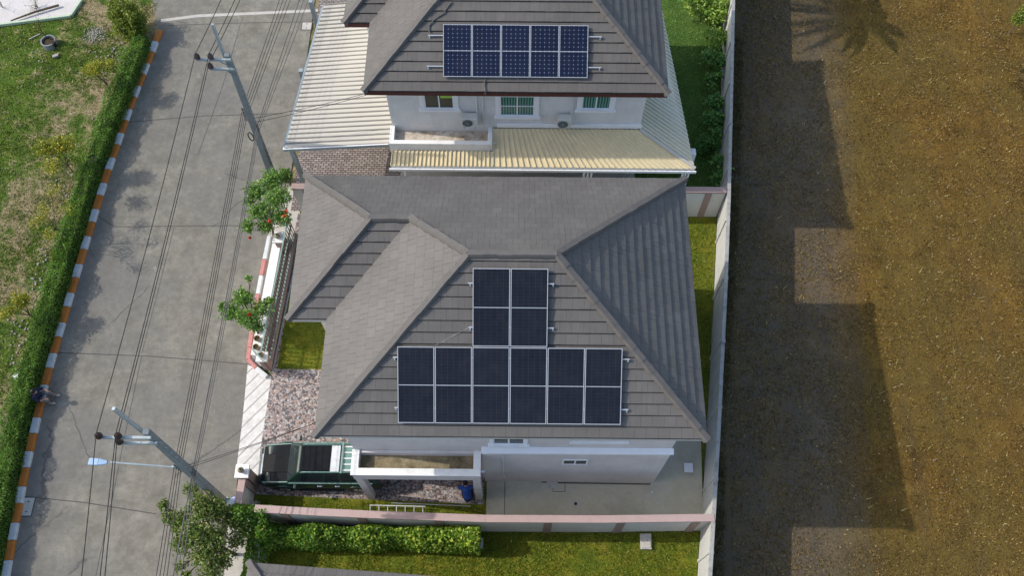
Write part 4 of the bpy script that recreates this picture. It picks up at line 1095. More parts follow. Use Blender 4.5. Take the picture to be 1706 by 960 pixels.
# ================================================================ GREEN CAR
def build_car():
    ox, oy, hw = -3.03, .66, .76
    t = thing('parked_car', 'dark green car with black bonnet parked half under the porch roof', 'car', (ox + 2.1, oy, .012))
    W = lambda x, y, z: (ox + x, oy + y, z + .012)
    st = [(0, .58, .68, .40), (.06, .68, .77, .32), (.30, .735, .845, .27), (.7, .75, .885, .27), (1.05, .755, .93, .27), (1.6, .76, .945, .27), (2.6, .76, .955, .27), (3.6, .755, .965, .27), (4.05, .74, .95, .30), (4.18, .68, .90, .36)]
    mb = MB(); rings = []
    for x, w, zt, zb in st:
        zm = zb + (zt - zb) * .55
        rings.append([W(x, -w * .98, zb), W(x, -w * 1.02, zm), W(x, -w * .955, zt - .09), W(x, -w * .90, zt - .02), W(x, -w * .82, zt), W(x, 0, zt + .015), W(x, w * .82, zt), W(x, w * .90, zt - .02), W(x, w * .955, zt - .09), W(x, w * 1.02, zm), W(x, w * .98, zb)])
    for A, B in zip(rings, rings[1:]):
        for j in range(len(A) - 1): mb.quad(A[j], B[j], B[j + 1], A[j + 1])
        mb.quad(A[-1], B[-1], B[0], A[0])
    mb.quad(*rings[0]); mb.quad(*rings[-1][::-1])
    body = mb.build('body', M['paint'], t, smooth=True)
    # bonnet panel with two creases
    mb = MB()
    hd = [(.08, .57, .79), (.5, .62, .875), (1.02, .63, .945)]
    for (xa, wa, za), (xb, wb, zb) in zip(hd, hd[1:]):
        cols = [-1, -.55, -.5, .5, .55, 1]; up = [.0, .012, .03, .03, .012, .0]
        for c in range(5):
            mb.quad(W(xa, wa * cols[c], za + up[c]), W(xb, wb * cols[c], zb + up[c]), W(xb, wb * cols[c + 1], zb + up[c + 1]), W(xa, wa * cols[c + 1], za + up[c + 1]))
    mb.build('bonnet', M['hood'], t)
    # cabin
    base = [(1.12, .70), (1.75, .715), (3.5, .715), (4.08, .68)]
    zb = .945
    low = [W(.98, -.67, zb), W(4.08, -.67, zb), W(4.08, .67, zb), W(.98, .67, zb)]
    top = [W(1.44, -.49, 1.50), W(3.74, -.49, 1.54), W(3.74, .49, 1.54), W(1.44, .49, 1.50)]
    mb = MB(); mb.hexa(low, top); cab = mb.build('cabin', M['paint'], t, bevel=.05)
    V = lambda p: Vector(p)
    def face(a, b, c, d, us, off, name, mat, par):
        """glass on the quad a,b (bottom) c,d (top); us = list of (u0b,u0t,u1b,u1t,v0,v1)"""
        a, b, c, d = map(V, (a, b, c, d)); n = (b - a).cross(d - a).normalized() * off
        for u0b, u0t, u1b, u1t, v0, v1 in us:
            pt = lambda ub, ut, v: a.lerp(b, ub + (ut - ub) * v).lerp(d.lerp(c, ub + (ut - ub) * v), v) + n
            mb = MB(); mb.quad(pt(u0b, u0t, v0), pt(u1b, u1t, v0), pt(u1b, u1t, v1), pt(u0b, u0t, v1)); mb.build(name, mat, par)
    # near (south) side seen from outside: left to right is front to rear
    sides = [(.16, .07, .38, .38, .10, .86), (.41, .41, .58, .58, .10, .86), (.61, .61, .78, .70, .10, .86), (.815, .735, .965, .93, .10, .86)]
    face(low[0], low[1], top[1], top[0], sides, .006, 'side_window', M['glass'], t)
    face(low[2], low[3], top[3], top[2], [(1 - b2, 1 - d2, 1 - a2, 1 - c2, e, f) for a2, c2, b2, d2, e, f in sides], .006, 'side_window', M['glass'], t)
    face(low[3], low[0], top[0], top[3], [(.06, .06, .94, .94, .04, .93)], .006, 'windscreen', M['glass'], t)
    face(low[1], low[2], top[2], top[1], [(.1, .1, .9, .9, .1, .88)], .006, 'rear_window', M['glass'], t)
    # roof skins
    def top_panel(x0, x1, w, z0, z1, name, mat):
        mb = MB(); mb.hexa([W(x0, -w, z0), W(x1, -w, z1), W(x1, w, z1), W(x0, w, z0)], [W(x0 + .01, -w + .01, z0 + .02), W(x1 - .01, -w + .01, z1 + .02), W(x1 - .01, w - .01, z1 + .02), W(x0 + .01, w - .01, z0 + .02)]); return mb.build(name, mat, t)
    zr = lambda x: 1.50 + (x - 1.44) * .0174
    top_panel(1.52, 2.50, .43, zr(1.52) + .003, zr(2.50) + .003, 'roof_panel', M['hood'])
    top_panel(2.54, 2.84, .45, zr(2.54) + .003, zr(2.84) + .003, 'roof_rear_panel', M['kwhite'])
    top_panel(2.88, 3.70, .45, zr(2.88) + .003, zr(3.70) + .003, 'roof_ribbed_panel', M['paintl'])
    mb = MB()
    for y in (-.4, -.2, 0, .2, .4): mb.bar(W(2.94, y, zr(2.94) + .035), W(3.66, y, zr(3.66) + .035), .05, .02)
    mb.build('roof_ribs', M['kwhite'], t)
    for s in (-1, 1):
        mb = MB(); mb.tube([W(1.56, s * .475, 1.51), W(1.64, s * .475, 1.565), W(3.5, s * .475, 1.60), W(3.62, s * .475, 1.55)], .018, 8); mb.build('roof_rail', M['paintl'], t, smooth=True)
    mb = MB(); mb.bar(W(2.92, -.52, 1.61), W(2.92, .52, 1.61), .05, .03); mb.build('roof_bar', M['railgreen'], t)
    # wheels
    for x in (.82, 3.34):
        for s in (-1, 1):
            c = Vector(W(x, s * .672, .32))
            wh = MB().lathe(c, [(-.09, .24), (-.10, .31), (-.06, .335), (.06, .335), (.10, .31), (.09, .24)], 28, (0, 1, 0)).build('wheel', M['rubber'], t, smooth=False)
            mb = MB(); mb.lathe(c + Vector((0, s * .085, 0)), [(-.01, .22), (.02, .21), (.02, .03)], 20, (0, s, 0))
            for k in range(6):
                a = k * math.pi / 3; mb.bar(c + Vector((0, s * .108, 0)), c + Vector((.19 * math.cos(a), s * .108, .19 * math.sin(a))), .05, .02, up=(0, 1, 0))
            mb.build('rim', M['chrome'], wh)
            mb = MB(); mb.tube([Vector(W(x + .40 * math.cos(a), s * .765, .32 + .40 * math.sin(a))) for a in [math.pi * k / 12 for k in range(13)]], .034, 8); mb.build('wheel_arch', M['paint'], t, smooth=True)
            mb = MB(); pts = [W(x + .375 * math.cos(math.pi * k / 14), s * .778, .32 + .375 * math.sin(math.pi * k / 14)) for k in range(15)]
            mb.quad(*pts); mb.build('arch_gap', M['black'], t)
    for s in (-1, 1):
        mb = MB(); mb.hexa([W(.03, s * .40, .60), W(.16, s * .68, .60), W(.20, s * .69, .60), W(.14, s * .40, .60)], [W(.07, s * .40, .76), W(.16, s * .66, .765), W(.24, s * .68, .775), (W(.20, s * .40, .785))]); mb.build('headlight', M['headl'], t)
        mb = MB(); mb.bar(W(1.32, s * .76, 1.0), W(1.32, s * .92, 1.02), .1, .14); mb.build('mirror', M['paint'], t, bevel=.03)
        mb = MB(); mb.bar(W(1.3, s * .775, .27), W(2.85, s * .775, .27), .06, .04); mb.build('running_board', M['black'], t, bevel=.01)
        for x in (2.02, 2.62):
            mb = MB(); mb.bar(W(x, s * .765, .78), W(x + .16, s * .765, .78), .03, .035); mb.build('door_handle', M['chrome'], t, bevel=.008)
        mb = MB()
        for x in (1.30, 2.26, 2.9): mb.bar(W(x, s * .782, .50), W(x, s * .735, .86), .014, .008)
        mb.build('door_seam', M['black'], t)
        mb = MB(); mb.bar(W(.12, s * .64, .80), W(1.02, s * .665, .945), .03, .02); mb.build('wing_edge', M['paintl'], t)
        mb = MB(); mb.bar(W(1.05, s * .70, .925), W(3.9, s * .70, .955), .03, .018); mb.build('belt_highlight', M['paintl'], t)  # pale bar painting the highlight along the belt line
        mb = MB(); mb.box(ox + 4.12, ox + 4.20, oy + (s * .62 if s < 0 else .5), oy + (-.5 if s < 0 else .62), .62, .88); mb.build('tail_light', M['kred'], t)
    mb = MB(); mb.bar(W(-.05, -.62, .42), W(-.05, .62, .42), .16, .2); mb.build('bumper', M['paint'], t, bevel=.04)
    mb = MB(); mb.bar(W(.01, -.36, .66), W(.01, .36, .66), .05, .12); mb.build('grille', M['chrome'], t)
    for y in (-.30, .18):
        mb = MB(); mb.tube([W(1.01, y, .985), W(1.16, y + .38, 1.16)], .012, 6); mb.build('wiper', M['black'], t)
build_car()

# ================================================================ PEOPLE
def limb(mb, pts, rs, n=10): mb.tube(pts, rs, n)
def hand(mb, w, d, side, s=1.):
    """palm from wrist w along d, five curled fingers"""
    d = Vector(d).normalized(); side = Vector(side); side = (side - d * side.dot(d)).normalized(); dn = d.cross(side)
    p = w + d * .045 * s
    mb.tube([w, p, w + d * .085 * s], [.024 * s, .036 * s, .032 * s], 8)
    for k, l in enumerate((.062, .072, .068, .052)):
        b = w + d * .08 * s + side * (.027 - .018 * k) * s
        mb.tube([b, b + d * l * .5 * s + dn * .006, b + d * l * .85 * s + dn * .026 * s], [.010 * s, .009 * s, .007 * s], 6)
    b = w + d * .03 * s + side * .032 * s
    mb.tube([b, b + side * .025 * s + d * .025 * s, b + side * .03 * s + d * .055 * s + dn * .01], [.012 * s, .011 * s, .008 * s], 6)
def finish(o, vox):
    m = o.modifiers.new('remesh', 'REMESH'); m.mode = 'VOXEL'; m.voxel_size = vox; m.use_smooth_shade = True
    s = o.modifiers.new('smooth', 'SMOOTH'); s.factor = .5; s.iterations = 3
    return o
def head(mb, c, f, s=1.):
    c = Vector(c); f = Vector(f).normalized(); up = Vector((0, 0, 1)); up = (up - f * up.dot(f)).normalized(); sd = f.cross(up)
    mb.ball(c, (.080 * s, .080 * s, .108 * s), 14, 10); mb.ball(c + f * .03 * s - up * .05 * s, (.055 * s, .055 * s, .055 * s), 10, 7)
    mb.tube([c + f * .075 * s + up * .01, c + f * .105 * s - up * .025 * s], [.012 * s, .017 * s], 6)
    for k in (-1, 1): mb.ball(c + sd * .08 * s * k, (.018 * s, .02 * s, .03 * s), 8, 5)
def face_bits(parent, c, f, s=1.):
    c = Vector(c); f = Vector(f).normalized(); up = Vector((0, 0, 1)); up = (up - f * up.dot(f)).normalized(); sd = f.cross(up)
    for k in (-1, 1): MB().ball(c + f * .076 * s + sd * .03 * s * k + up * .005, .011 * s, 8, 6).build('eye', M['white'], parent)
    mb = MB(); mb.tube([c + f * .086 * s - up * .055 * s - sd * .02 * s, c + f * .092 * s - up * .058 * s, c + f * .086 * s - up * .055 * s + sd * .02 * s], .007 * s, 6); mb.build('mouth', M['kred'], parent)
def hair_cap(parent, c, f, s=1.):
    c = Vector(c); f = Vector(f).normalized(); mb = MB(); mb.ball(c - f * .018 * s + Vector((0, 0, .026 * s)), (.094 * s, .094 * s, .105 * s), 14, 9)
    mb.ball(c - f * .045 * s - Vector((0, 0, .03 * s)), (.07 * s, .07 * s, .075 * s), 12, 7); finish(mb.build('hair', M['hair'], parent), .012)
Vx = Vector
# crouching worker in blue on the porch paving, bending towards the house
g = at(779, 835, .012); gx, gy_ = g.x, g.y + .06
t = thing('person', 'crouching person in a blue shirt with black hair beside the porch column', 'person', (gx, gy_, .012))
pt = lambda x, y, z: Vx((gx + x, gy_ + y, .012 + z))
hip = pt(.02, -.02, .34); chest = pt(-.02, .20, .66); neck = pt(-.03, .28, .80); hd = pt(-.05, .36, .93); fd = Vx((-.25, .85, -.35))
mb = MB()
limb(mb, [hip, hip.lerp(chest, .5), chest, neck.lerp(chest, .3), neck, neck.lerp(hd, .6)], [.135, .125, .15, .12, .06, .052], 14); mb.ball(hip, .135)
head(mb, hd, fd)
for s in (-1, 1):
    kn = pt(.13 * s - .02, .26, .44); an = pt(.11 * s, .02, .09); to = pt(.12 * s - .01, .18, .03)
    limb(mb, [hip + Vx((.08 * s, 0, 0)), kn], [.09, .062]); limb(mb, [kn, an], [.062, .042]); limb(mb, [an, to], [.045, .036])
    sh = chest + Vx((.15 * s, .03, .05)); el = pt(.22 * s - .08, .34, .50); wr = pt(.12 * s - .12, .47, .36)
    if s < 0: el = pt(-.30, .26, .52); wr = pt(-.36, .42, .38)
    limb(mb, [chest, sh, el], [.09, .058, .044]); limb(mb, [el, wr], [.043, .03]); hand(mb, wr, Vx((-.05, .3, -.6)), Vx((-s, 0, 0)))
body = finish(mb.build('body', M['skin'], t), .008)
mb = MB()
limb(mb, [hip.lerp(chest, .05), hip.lerp(chest, .5), chest, neck.lerp(chest, .35), neck], [.155, .148, .168, .13, .07], 14)
for s in (-1, 1):
    sh = chest + Vx((.15 * s, .03, .05)); el = pt(.22 * s - .08, .34, .50) if s > 0 else pt(-.30, .26, .52)
    limb(mb, [chest, sh, sh.lerp(el, .75)], [.1, .076, .066])
finish(mb.build('shirt', M['blueshirt'], t), .012)
mb = MB(); mb.ball(hip, .155)
for s in (-1, 1):
    kn = pt(.13 * s - .02, .26, .44); an = pt(.11 * s, .02, .09); limb(mb, [hip + Vx((.08 * s, 0, 0)), kn], [.108, .078]); mb.ball(kn, .076); limb(mb, [kn, kn.lerp(an, .85)], [.076, .056])
finish(mb.build('trousers', M['navy'], t), .012)
mb = MB()
for s in (-1, 1): mb.tube([pt(.11 * s, .0, .045), pt(.12 * s, .12, .045), pt(.12 * s - .01, .21, .035)], [.045, .05, .035], 8)
mb.build('shoes', M['shoe'], t, smooth=True); hair_cap(t, hd, fd); face_bits(t, hd, fd)

# person sitting on the kerb, legs on the road
g = at(66, 664, .13); gx, gy_ = g.x, g.y
t = thing('person', 'person in dark navy clothes sitting on the striped kerb against the hedge', 'person', (gx, gy_, .13))
pt = lambda x, y, z: Vx((gx + x, gy_ + y, .13 + z))
hip = pt(0, 0, .12); chest = pt(.07, 0, .47); neck = pt(.10, 0, .62); hd = pt(.16, -.01, .76); fd = Vx((.9, -.1, -.35))
mb = MB()
limb(mb, [hip, hip.lerp(chest, .5), chest, neck.lerp(chest, .3), neck, neck.lerp(hd, .6)], [.14, .125, .15, .115, .06, .052], 14); mb.ball(hip, .14); head(mb, hd, fd)
kn_, an_ = {}, {}
for s in (-1, 1):
    kn_[s] = pt(.40, .14 * s, .30); an_[s] = pt(.42 + .05 * s, .15 * s, -.05)
    limb(mb, [hip + Vx((0, .08 * s, 0)), kn_[s]], [.09, .062]); limb(mb, [kn_[s], an_[s]], [.062, .042]); limb(mb, [an_[s], an_[s] + Vx((.16, 0, -.05))], [.045, .034])
    sh = chest + Vx((.02, .16 * s, .06)); el = pt(.2, .25 * s, .36); wr = pt(.38, .16 * s, .37)
    limb(mb, [chest, sh, el], [.09, .058, .044]); limb(mb, [el, wr], [.043, .03]); hand(mb, wr, Vx((.6, -.1 * s, -.2)), Vx((0, -s, 0)))
finish(mb.build('body', M['skin'], t), .008)
mb = MB(); limb(mb, [hip, hip.lerp(chest, .5), chest, neck.lerp(chest, .35), neck], [.16, .148, .168, .13, .07], 14)
for s in (-1, 1):
    sh = chest + Vx((.02, .16 * s, .06)); el = pt(.2, .25 * s, .36); limb(mb, [chest, sh, el, el.lerp(pt(.38, .16 * s, .37), .3)], [.1, .076, .062, .055])
finish(mb.build('shirt', M['navy'], t), .012)
mb = MB(); mb.ball(hip, .158)
for s in (-1, 1): limb(mb, [hip + Vx((0, .08 * s, 0)), kn_[s]], [.108, .078]); mb.ball(kn_[s], .076); limb(mb, [kn_[s], kn_[s].lerp(an_[s], .85)], [.076, .056])
finish(mb.build('trousers', M['greycloth'], t), .012)
mb = MB()
for s in (-1, 1): mb.tube([an_[s] + Vx((-.04, 0, -.03)), an_[s] + Vx((.08, 0, -.035)), an_[s] + Vx((.19, 0, -.045))], [.04, .045, .032], 8)
mb.build('shoes', M['shoe'], t, smooth=True); hair_cap(t, hd, fd); face_bits(t, hd, fd)

# ================================================================ VEGETATION
def blob(c, r, n, shell=.45):
    d = RNG.normal(size=(n, 3)); d /= np.linalg.norm(d, axis=1)[:, None]
    rr = RNG.random(n) ** shell; r = np.array(r if isinstance(r, (tuple, list)) else (r, r, r))
    lump = .8 + .4 * np.sin(d[:, 0] * 5 + c[0] * 7) * np.sin(d[:, 1] * 6 + c[1] * 3) * np.sin(d[:, 2] * 5 + 1)
    return np.array(c) + d * (rr * lump)[:, None] * r
def tree(name, label, cat, base, clumps, mat, L, W, stem=.05, group=None, flowers=None, hub=.45, up=.35, leafy=None, k=1., g=1.):
    b = Vector(base); t = thing(name, label, cat, b, group)
    clumps = [(c, tuple(np.array(r) * g) if isinstance(r, (tuple, list)) else r * g, int(n * k)) for c, r, n in clumps]
    P = np.concatenate([blob(c, r, n) for c, r, n in clumps])
    mb = MB(); cz = sum(c[2] for c, r, n in clumps) / len(clumps); cx = sum(c[0] for c, r, n in clumps) / len(clumps); cy = sum(c[1] for c, r, n in clumps) / len(clumps)
    h = b.lerp(Vector((cx, cy, cz)), hub)
    mb.tube([b, b.lerp(h, .5) + Vector((.03, -.02, 0)), h], [stem, stem * .8, stem * .65], 8)
    for c, r, n in clumps:
        c = Vector(c); m = h.lerp(c, .55) + Vector((0, 0, .08)); mb.tube([h, m, c], [stem * .5, stem * .32, stem * .15], 6)
        for k in range(5):
            q = c + Vector(RNG.normal(size=3)) * (r if not isinstance(r, (tuple, list)) else r[0]) * .5; mb.tube([m.lerp(c, .4), q], [stem * .18, stem * .07], 5)
    mb.build('trunk', M['bark'], t)
    cr = cloud('crown', P, L, W, mat, t, up=up)
    for k, (c, r, n) in enumerate(flowers or []):
        cloud('flowers', blob(c, r, n), .09, .07, M['flower'], t, up=.4)
    return t
C3 = lambda u, v, z: tuple(at(u, v, z))

# clipped hedge along the kerb
hp = [Vector((x - .42, y, 0)) for x, y in KERB if y < 20.2]
hp[0] = Vector((-10.74, 19.6, 0))
th = thing('hedge', 'long clipped green hedge running beside the orange and white kerb', 'hedge', (-11.8, 7, 0))
mb = MB()
P = []; N = []
for a, b in zip(hp, hp[1:]):
    d = (b - a).normalized(); sd = Vector((-d.y, d.x, 0)); mb.bar(a + Vector((0, 0, .36)), b + Vector((0, 0, .36)), .44, .72)
    n = int((b - a).length * 2300)
    f = RNG.random(n); w = RNG.uniform(-1, 1, n); z = RNG.random(n); side = RNG.random(n)
    base = np.array(a) + np.outer(f, np.array(b - a))
    sx = np.where(side < .52, w * .31, np.where(side < .78, .31, -.31)); zz = np.where(side < .52, .84, z * .84)
    q = base + np.outer(sx, np.array(sd)); q[:, 2] = zz
    w1 = vnoise(q, 1.3, 21) - .5; w2_ = vnoise(q, 5, 22) - .5
    q += np.outer(np.sign(sx) * (np.abs(sx) > .2) * (w1 * .16 + w2_ * .07), np.array(sd)); q[:, 2] *= 1 + w1 * .36 + w2_ * .16
    q += RNG.normal(size=q.shape) * .025; P.append(q)
mb.build('twigs', M['leaf_core'], th); cloud('foliage', np.concatenate(P), .065, .032, M['leaf_hedge'], th, up=.25)

# round bush at the end of the hedge
c = C3(212, 30, .95)
tree('bush', 'big round yellow green bush at the far end of the hedge', 'bush', (c[0], c[1], 0), [(c, (.78, .78, .78), 5200), ((c[0] + .25, c[1] - .3, .75), (.6, .5, .6), 2000), ((c[0] - .3, c[1] + .4, 1.15), (.55, .5, .5), 1800)], M['leaf_bush'], .12, .055, .07, g=1.2, k=1.2)
# small yellow flowering trees and saplings on the verge
def vtree(label, u, v, z, r, n, mat='leaf_yellow', base=None, name='flowering_shrub', stem=.03, L=.07):
    c = C3(u, v, z); b = base or (c[0] + .05, c[1], 0)
    cl = [((c[0] + RNG.normal() * r * .5, c[1] + RNG.normal() * r * .5, c[2] + RNG.normal() * r * .25), (r * .6, r * .6, r * .45), n // 5) for _ in range(5)]
    tree(name, label, 'small tree' if name == 'sapling' else 'shrub', b, cl, M[mat], L, L * .5, stem, 'small plants growing on the grass verge')
def crown_over(u, v, z):
    a = at(u, v, 0); return a - SUN * (z / -SUN.z)
def vtree2(label, sh, z, r, n, mat, base, name, stem, L):
    c = crown_over(*sh, z)
    cl = [((c.x + RNG.normal() * r * .5, c.y + RNG.normal() * r * .5, c.z + RNG.normal() * r * .2), (r * .6, r * .6, r * .4), n // 6) for _ in range(6)]
    tree(name, label, 'small tree' if name == 'sapling' else 'shrub', base or (c.x + .1, c.y - .1, 0), cl, M[mat], L, L * .55, stem, 'small plants growing on the grass verge')
vtree2('bushy yellow flowering shrub beside the middle of the far hedge', (220, 305), 2.0, .85, 2900, 'leaf_yellow', None, 'flowering_shrub', .035, .085)
vtree2('sparse yellow green shrub below the round bush', (268, 168), 1.8, .62, 1700, 'leaf_yellow', None, 'flowering_shrub', .03, .08)
b = at(103, 404, 0)
vtree2('thin sapling with a see through crown standing alone in the rubble', (225, 415), 2.1, .72, 900, 'leaf_yellow', (b.x, b.y, 0), 'sapling', .03, .075)
vtree2('low yellow green shrub beside the lower part of the hedge', (150, 545), 1.7, .6, 1400, 'leaf_yellow', None, 'flowering_shrub', .03, .08)
b = at(80, 66, .1); vtree('thin dark sapling growing from the broken concrete ring', 62, 36, 1.3, .3, 60, 'leaf_bush', (b.x, b.y, .1), 'sapling', .028, .06)
# red flowering trees in front of the fence
b = at(462, 380, .5)
tree('flowering_tree', 'larger leafy tree with scattered red flowers in front of the pole', 'tree', (-3.8, 9.7, .45),
     [(C3(452, 300, 1.9), (.38, .42, .35), 420), (C3(425, 318, 1.9), (.40, .35, .3), 420), (C3(462, 330, 2.0), (.48, .45, .35), 520), (C3(432, 352, 1.8), (.42, .38, .3), 430), (C3(412, 376, 1.6), (.25, .26, .24), 240), (C3(468, 362, 1.6), (.36, .32, .3), 330), (C3(442, 378, 1.4), (.3, .25, .25), 220), (C3(414, 335, 1.7), (.2, .18, .16), 110), (C3(475, 292, 1.5), (.26, .3, .3), 220)],
     M['leaf_red'], .105, .055, .05, k=2.3, g=1.35, flowers=[(C3(476, 352, 2.0), .075, 26), (C3(474, 360, 2.0), .08, 30), (C3(449, 368, 1.8), .08, 26), (C3(416, 396, 1.6), .06, 28)])
tree('flowering_tree', 'smaller leafy tree with one red flower leaning over the road', 'tree', (-3.84, 5.55, .45),
     [(C3(405, 497, 1.7), (.36, .34, .28), 430), (C3(385, 520, 1.6), (.36, .3, .26), 430), (C3(412, 530, 1.7), (.42, .32, .28), 500), (C3(436, 515, 1.5), (.36, .34, .26), 280), (C3(372, 510, 1.7), (.16, .16, .15), 110), (C3(414, 464, 2.0), (.12, .12, .1), 40), (C3(428, 545, 1.3), (.3, .2, .22), 160), (C3(448, 502, 1.5), (.18, .18, .15), 100)],
     M['leaf_red'], .10, .054, .042, k=2.3, g=1.35, flowers=[(C3(415, 524, 1.95), .085, 50)])
# bronzed tree at the foot of the lamp pole
cl = [(C3(u, v, z), (r, r, r * .8), n) for u, v, z, r, n in ((320, 815, 1.9, .32, 240), (335, 842, 2.2, .5, 600), (362, 850, 2.0, .42, 420), (385, 862, 1.7, .42, 380), (300, 870, 2.1, .42, 420), (272, 842, 2.2, .20, 110), (280, 862, 2.1, .24, 150), (325, 885, 2.3, .55, 700), (358, 895, 2.1, .45, 420), (305, 905, 2.1, .38, 320), (340, 925, 2.1, .48, 460), (372, 930, 1.8, .40, 280), (300, 945, 2.0, .2, 90), (352, 955, 1.9, .45, 320), (395, 900, 1.6, .36, 240), (310, 960, 1.9, .18, 70))]
tree('street_tree', 'loose bronze tinged tree spreading below the lamp pole', 'tree', tuple(at(393, 925, 0)), cl, M['leaf_tree'], .12, .056, .06, up=.3, k=1.55, g=1.2)
# vine hedges
def leafwall(name, label, cat, x0, x1, y0, y1, h, n, mat, L, seed, mat2=None, core=True):
    t = thing(name, label, cat, ((x0 + x1) / 2, (y0 + y1) / 2, 0))
    q = np.column_stack([RNG.uniform(x0, x1, n), RNG.uniform(y0, y1, n), np.zeros(n)])
    e = vnoise(q, 1.1, seed); e2 = vnoise(q, 3.5, seed + 1)
    yc, xc = (y0 + y1) / 2, (x0 + x1) / 2
    if x1 - x0 > y1 - y0: fy = (q[:, 1] - yc) / ((y1 - y0) / 2)
    else: fy = (q[:, 0] - xc) / ((x1 - x0) / 2)
    top = h * (.72 + .4 * e + .2 * e2) * np.sqrt(np.clip(1.02 - fy ** 2, 0.02, 1))
    q[:, 2] = np.where(RNG.random(n) < .7, top * RNG.uniform(.86, 1.05, n), top * RNG.uniform(.1, 1, n))
    if x1 - x0 > y1 - y0: q[:, 1] = yc + (q[:, 1] - yc) * (.8 + .55 * e)
    else: q[:, 0] = xc + (q[:, 0] - xc) * (.8 + .55 * e)
    if core:
        mb = MB(); m = .22
        mb.hexa([(x0 + m, y0 + m, 0), (x1 - m, y0 + m, 0), (x1 - m, y1 - m * .5, 0), (x0 + m, y1 - m * .5, 0)], [(x0 + m, y0 + m + .06, h * .5), (x1 - m, y0 + m + .06, h * .5), (x1 - m, y1 - m, h * .5), (x0 + m, y1 - m, h * .5)]); mb.build('stems', M['leaf_core'], t)
    if mat2 is None: cloud('foliage', q, L, L * .62, mat, t, up=.4)
    else:
        pr = np.clip((q[:, 0] - x0) / (x1 - x0) * 1.25 - .2 + .3 * (e - .5), 0, 1); k = RNG.random(n) < pr
        cloud('foliage', q[~k], L, L * .62, mat, t, up=.4); cloud('young_foliage', q[k], L, L * .62, mat2, t, up=.45)
    return t
leafwall('leafy_hedge', 'dense bright green leafy hedge under the pink capped wall', 'hedge', -2.7, 4.55, -2.12, -1.36, 1.3, 10500, M['leaf_vine'], .125, 31, M['leaf_vinel'])
leafwall('climbing_vine', 'dark green climbing vine at the left end of the south lawn', 'vine', -3.2, -2.5, -5.5, -1.7, 1.5, 4200, M['leaf_vine'], .11, 35)
leafwall('climbing_vine', 'dark leafy vine spilling over the corner where pink wall meets street wall', 'vine', -3.5, -2.35, -1.75, -.75, 1.95, 2400, M['leaf_hedge'], .12, 38, core=False)
# shrubs along the garden wall of the far house
ss = [(1195, 15, 1.2, .62, 900, 'leaf_shrubl', 'pale yellow green shrub at the top of the far garden'), (1168, 8, 1.0, .5, 600, 'leaf_shrubl', 'light green shrub left of the pale shrub in the far garden'),
      (1200, 55, 1.0, .45, 520, 'leaf_shrubl', 'bright green shrub below the pale shrub in the far garden'), (1193, 92, .8, .45, 420, 'leaf_shrub', 'dark green shrub under the bright shrub in the far garden'),
      (1202, 128, .5, .3, 130, 'leaf_shrub', 'small dark shrub in the middle of the far garden border'), (1200, 165, .8, .42, 380, 'leaf_shrub', 'upper broad leaved shrub on the shaded garden wall'),
      (1203, 200, .8, .45, 420, 'leaf_shrub', 'lower broad leaved shrub on the shaded garden wall'), (1188, 240, .5, .42, 240, 'leaf_shrub', 'spreading dark shrub near the garden corner'), (1197, 285, .6, .4, 260, 'leaf_shrub', 'dark shrub in the corner where the garden walls meet')]
for u, v, z, r, n, m, lab in ss:
    r *= 1.3; n = int(n * 1.5); c = C3(u - 6, v, z)
    cl = [((c[0] + RNG.normal() * r * .4, c[1] + RNG.normal() * r * .5, c[2] + RNG.normal() * r * .2), (r * .75, r * .75, r * .6), int(n * .55)) for _ in range(4)]
    tree('garden_shrub', lab, 'shrub', (c[0], c[1], 0), cl, M[m], .13, .075, .03, 'shrubs along the far garden wall', up=.5)
c = C3(518, 338, .3); tree('potted_shrub', 'small green plant in the shady corner between fence and roof', 'plant', (c[0], c[1], 0), [(c, .22, 130)], M['leaf_vine'], .1, .05, .02)
c = C3(1698, 30, .2); tree('field_shrub', 'green shrub at the far right edge of the dry field', 'shrub', (c[0], c[1], FZ), [(c, .45, 500), ((c[0] + .5, c[1] + .4, .2), .5, 500)], M['leaf_bush'], .1, .05, .03)
c = C3(1698, 130, FZ + .3); tree('dry_shrub', 'straw coloured dry bush at the right edge of the field', 'shrub', (c[0], c[1], FZ), [(c, (.5, .6, .3), 500), ((c[0] + .3, c[1] + .6, FZ + .3), (.5, .5, .3), 400), ((c[0] + .1, c[1] - .7, FZ + .25), (.35, .5, .2), 300)], M['blade_field'], .12, .02, .02)

# palm standing north of the far house; its crown shades the field
sh_c = at(1428, 26, FZ); Hc = 6.2
pc = sh_c - SUN * ((Hc - FZ) / -SUN.z)
t = thing('palm_tree', 'palm behind the far house throwing its feathery shadow on the field', 'palm', (pc.x, pc.y, 0))
mb = MB(); mb.tube([(pc.x - .3, pc.y, 0), (pc.x - .1, pc.y, 3), pc], [.17, .13, .11], 10); mb.build('trunk', M['bark'], t)
mb = MB()
for k in range(15):
    a = 2 * math.pi * k / 15 + RNG.uniform(-.12, .12); el = RNG.uniform(-.05, .5); Lf = RNG.uniform(2.3, 3.0)
    d = Vector((math.cos(a), math.sin(a), 0)); pts = [pc + d * Lf * f * math.cos(el * (1 - f)) + Vector((0, 0, Lf * (math.sin(el) * f - .55 * f * f))) for f in [i / 10 for i in range(11)]]
    mb.tube(pts, [.03 - .0024 * i for i in range(11)], 5)
    sd = d.cross(Vector((0, 0, 1)))
    for i in range(1, 44):
        f = i / 44 * 10; j = min(int(f), 9); p = pts[j].lerp(pts[j + 1], f - j); l = .5 * math.sin(math.pi * min(.95, .15 + i / 52))
        for s in (-1, 1):
            e = p + sd * s * l * .8 + d * l * .55 - Vector((0, 0, l * .35)); w = d * .06
            mb.quad(p - w, p + w, e)
mb.build('fronds', M['leaf_red'], t)

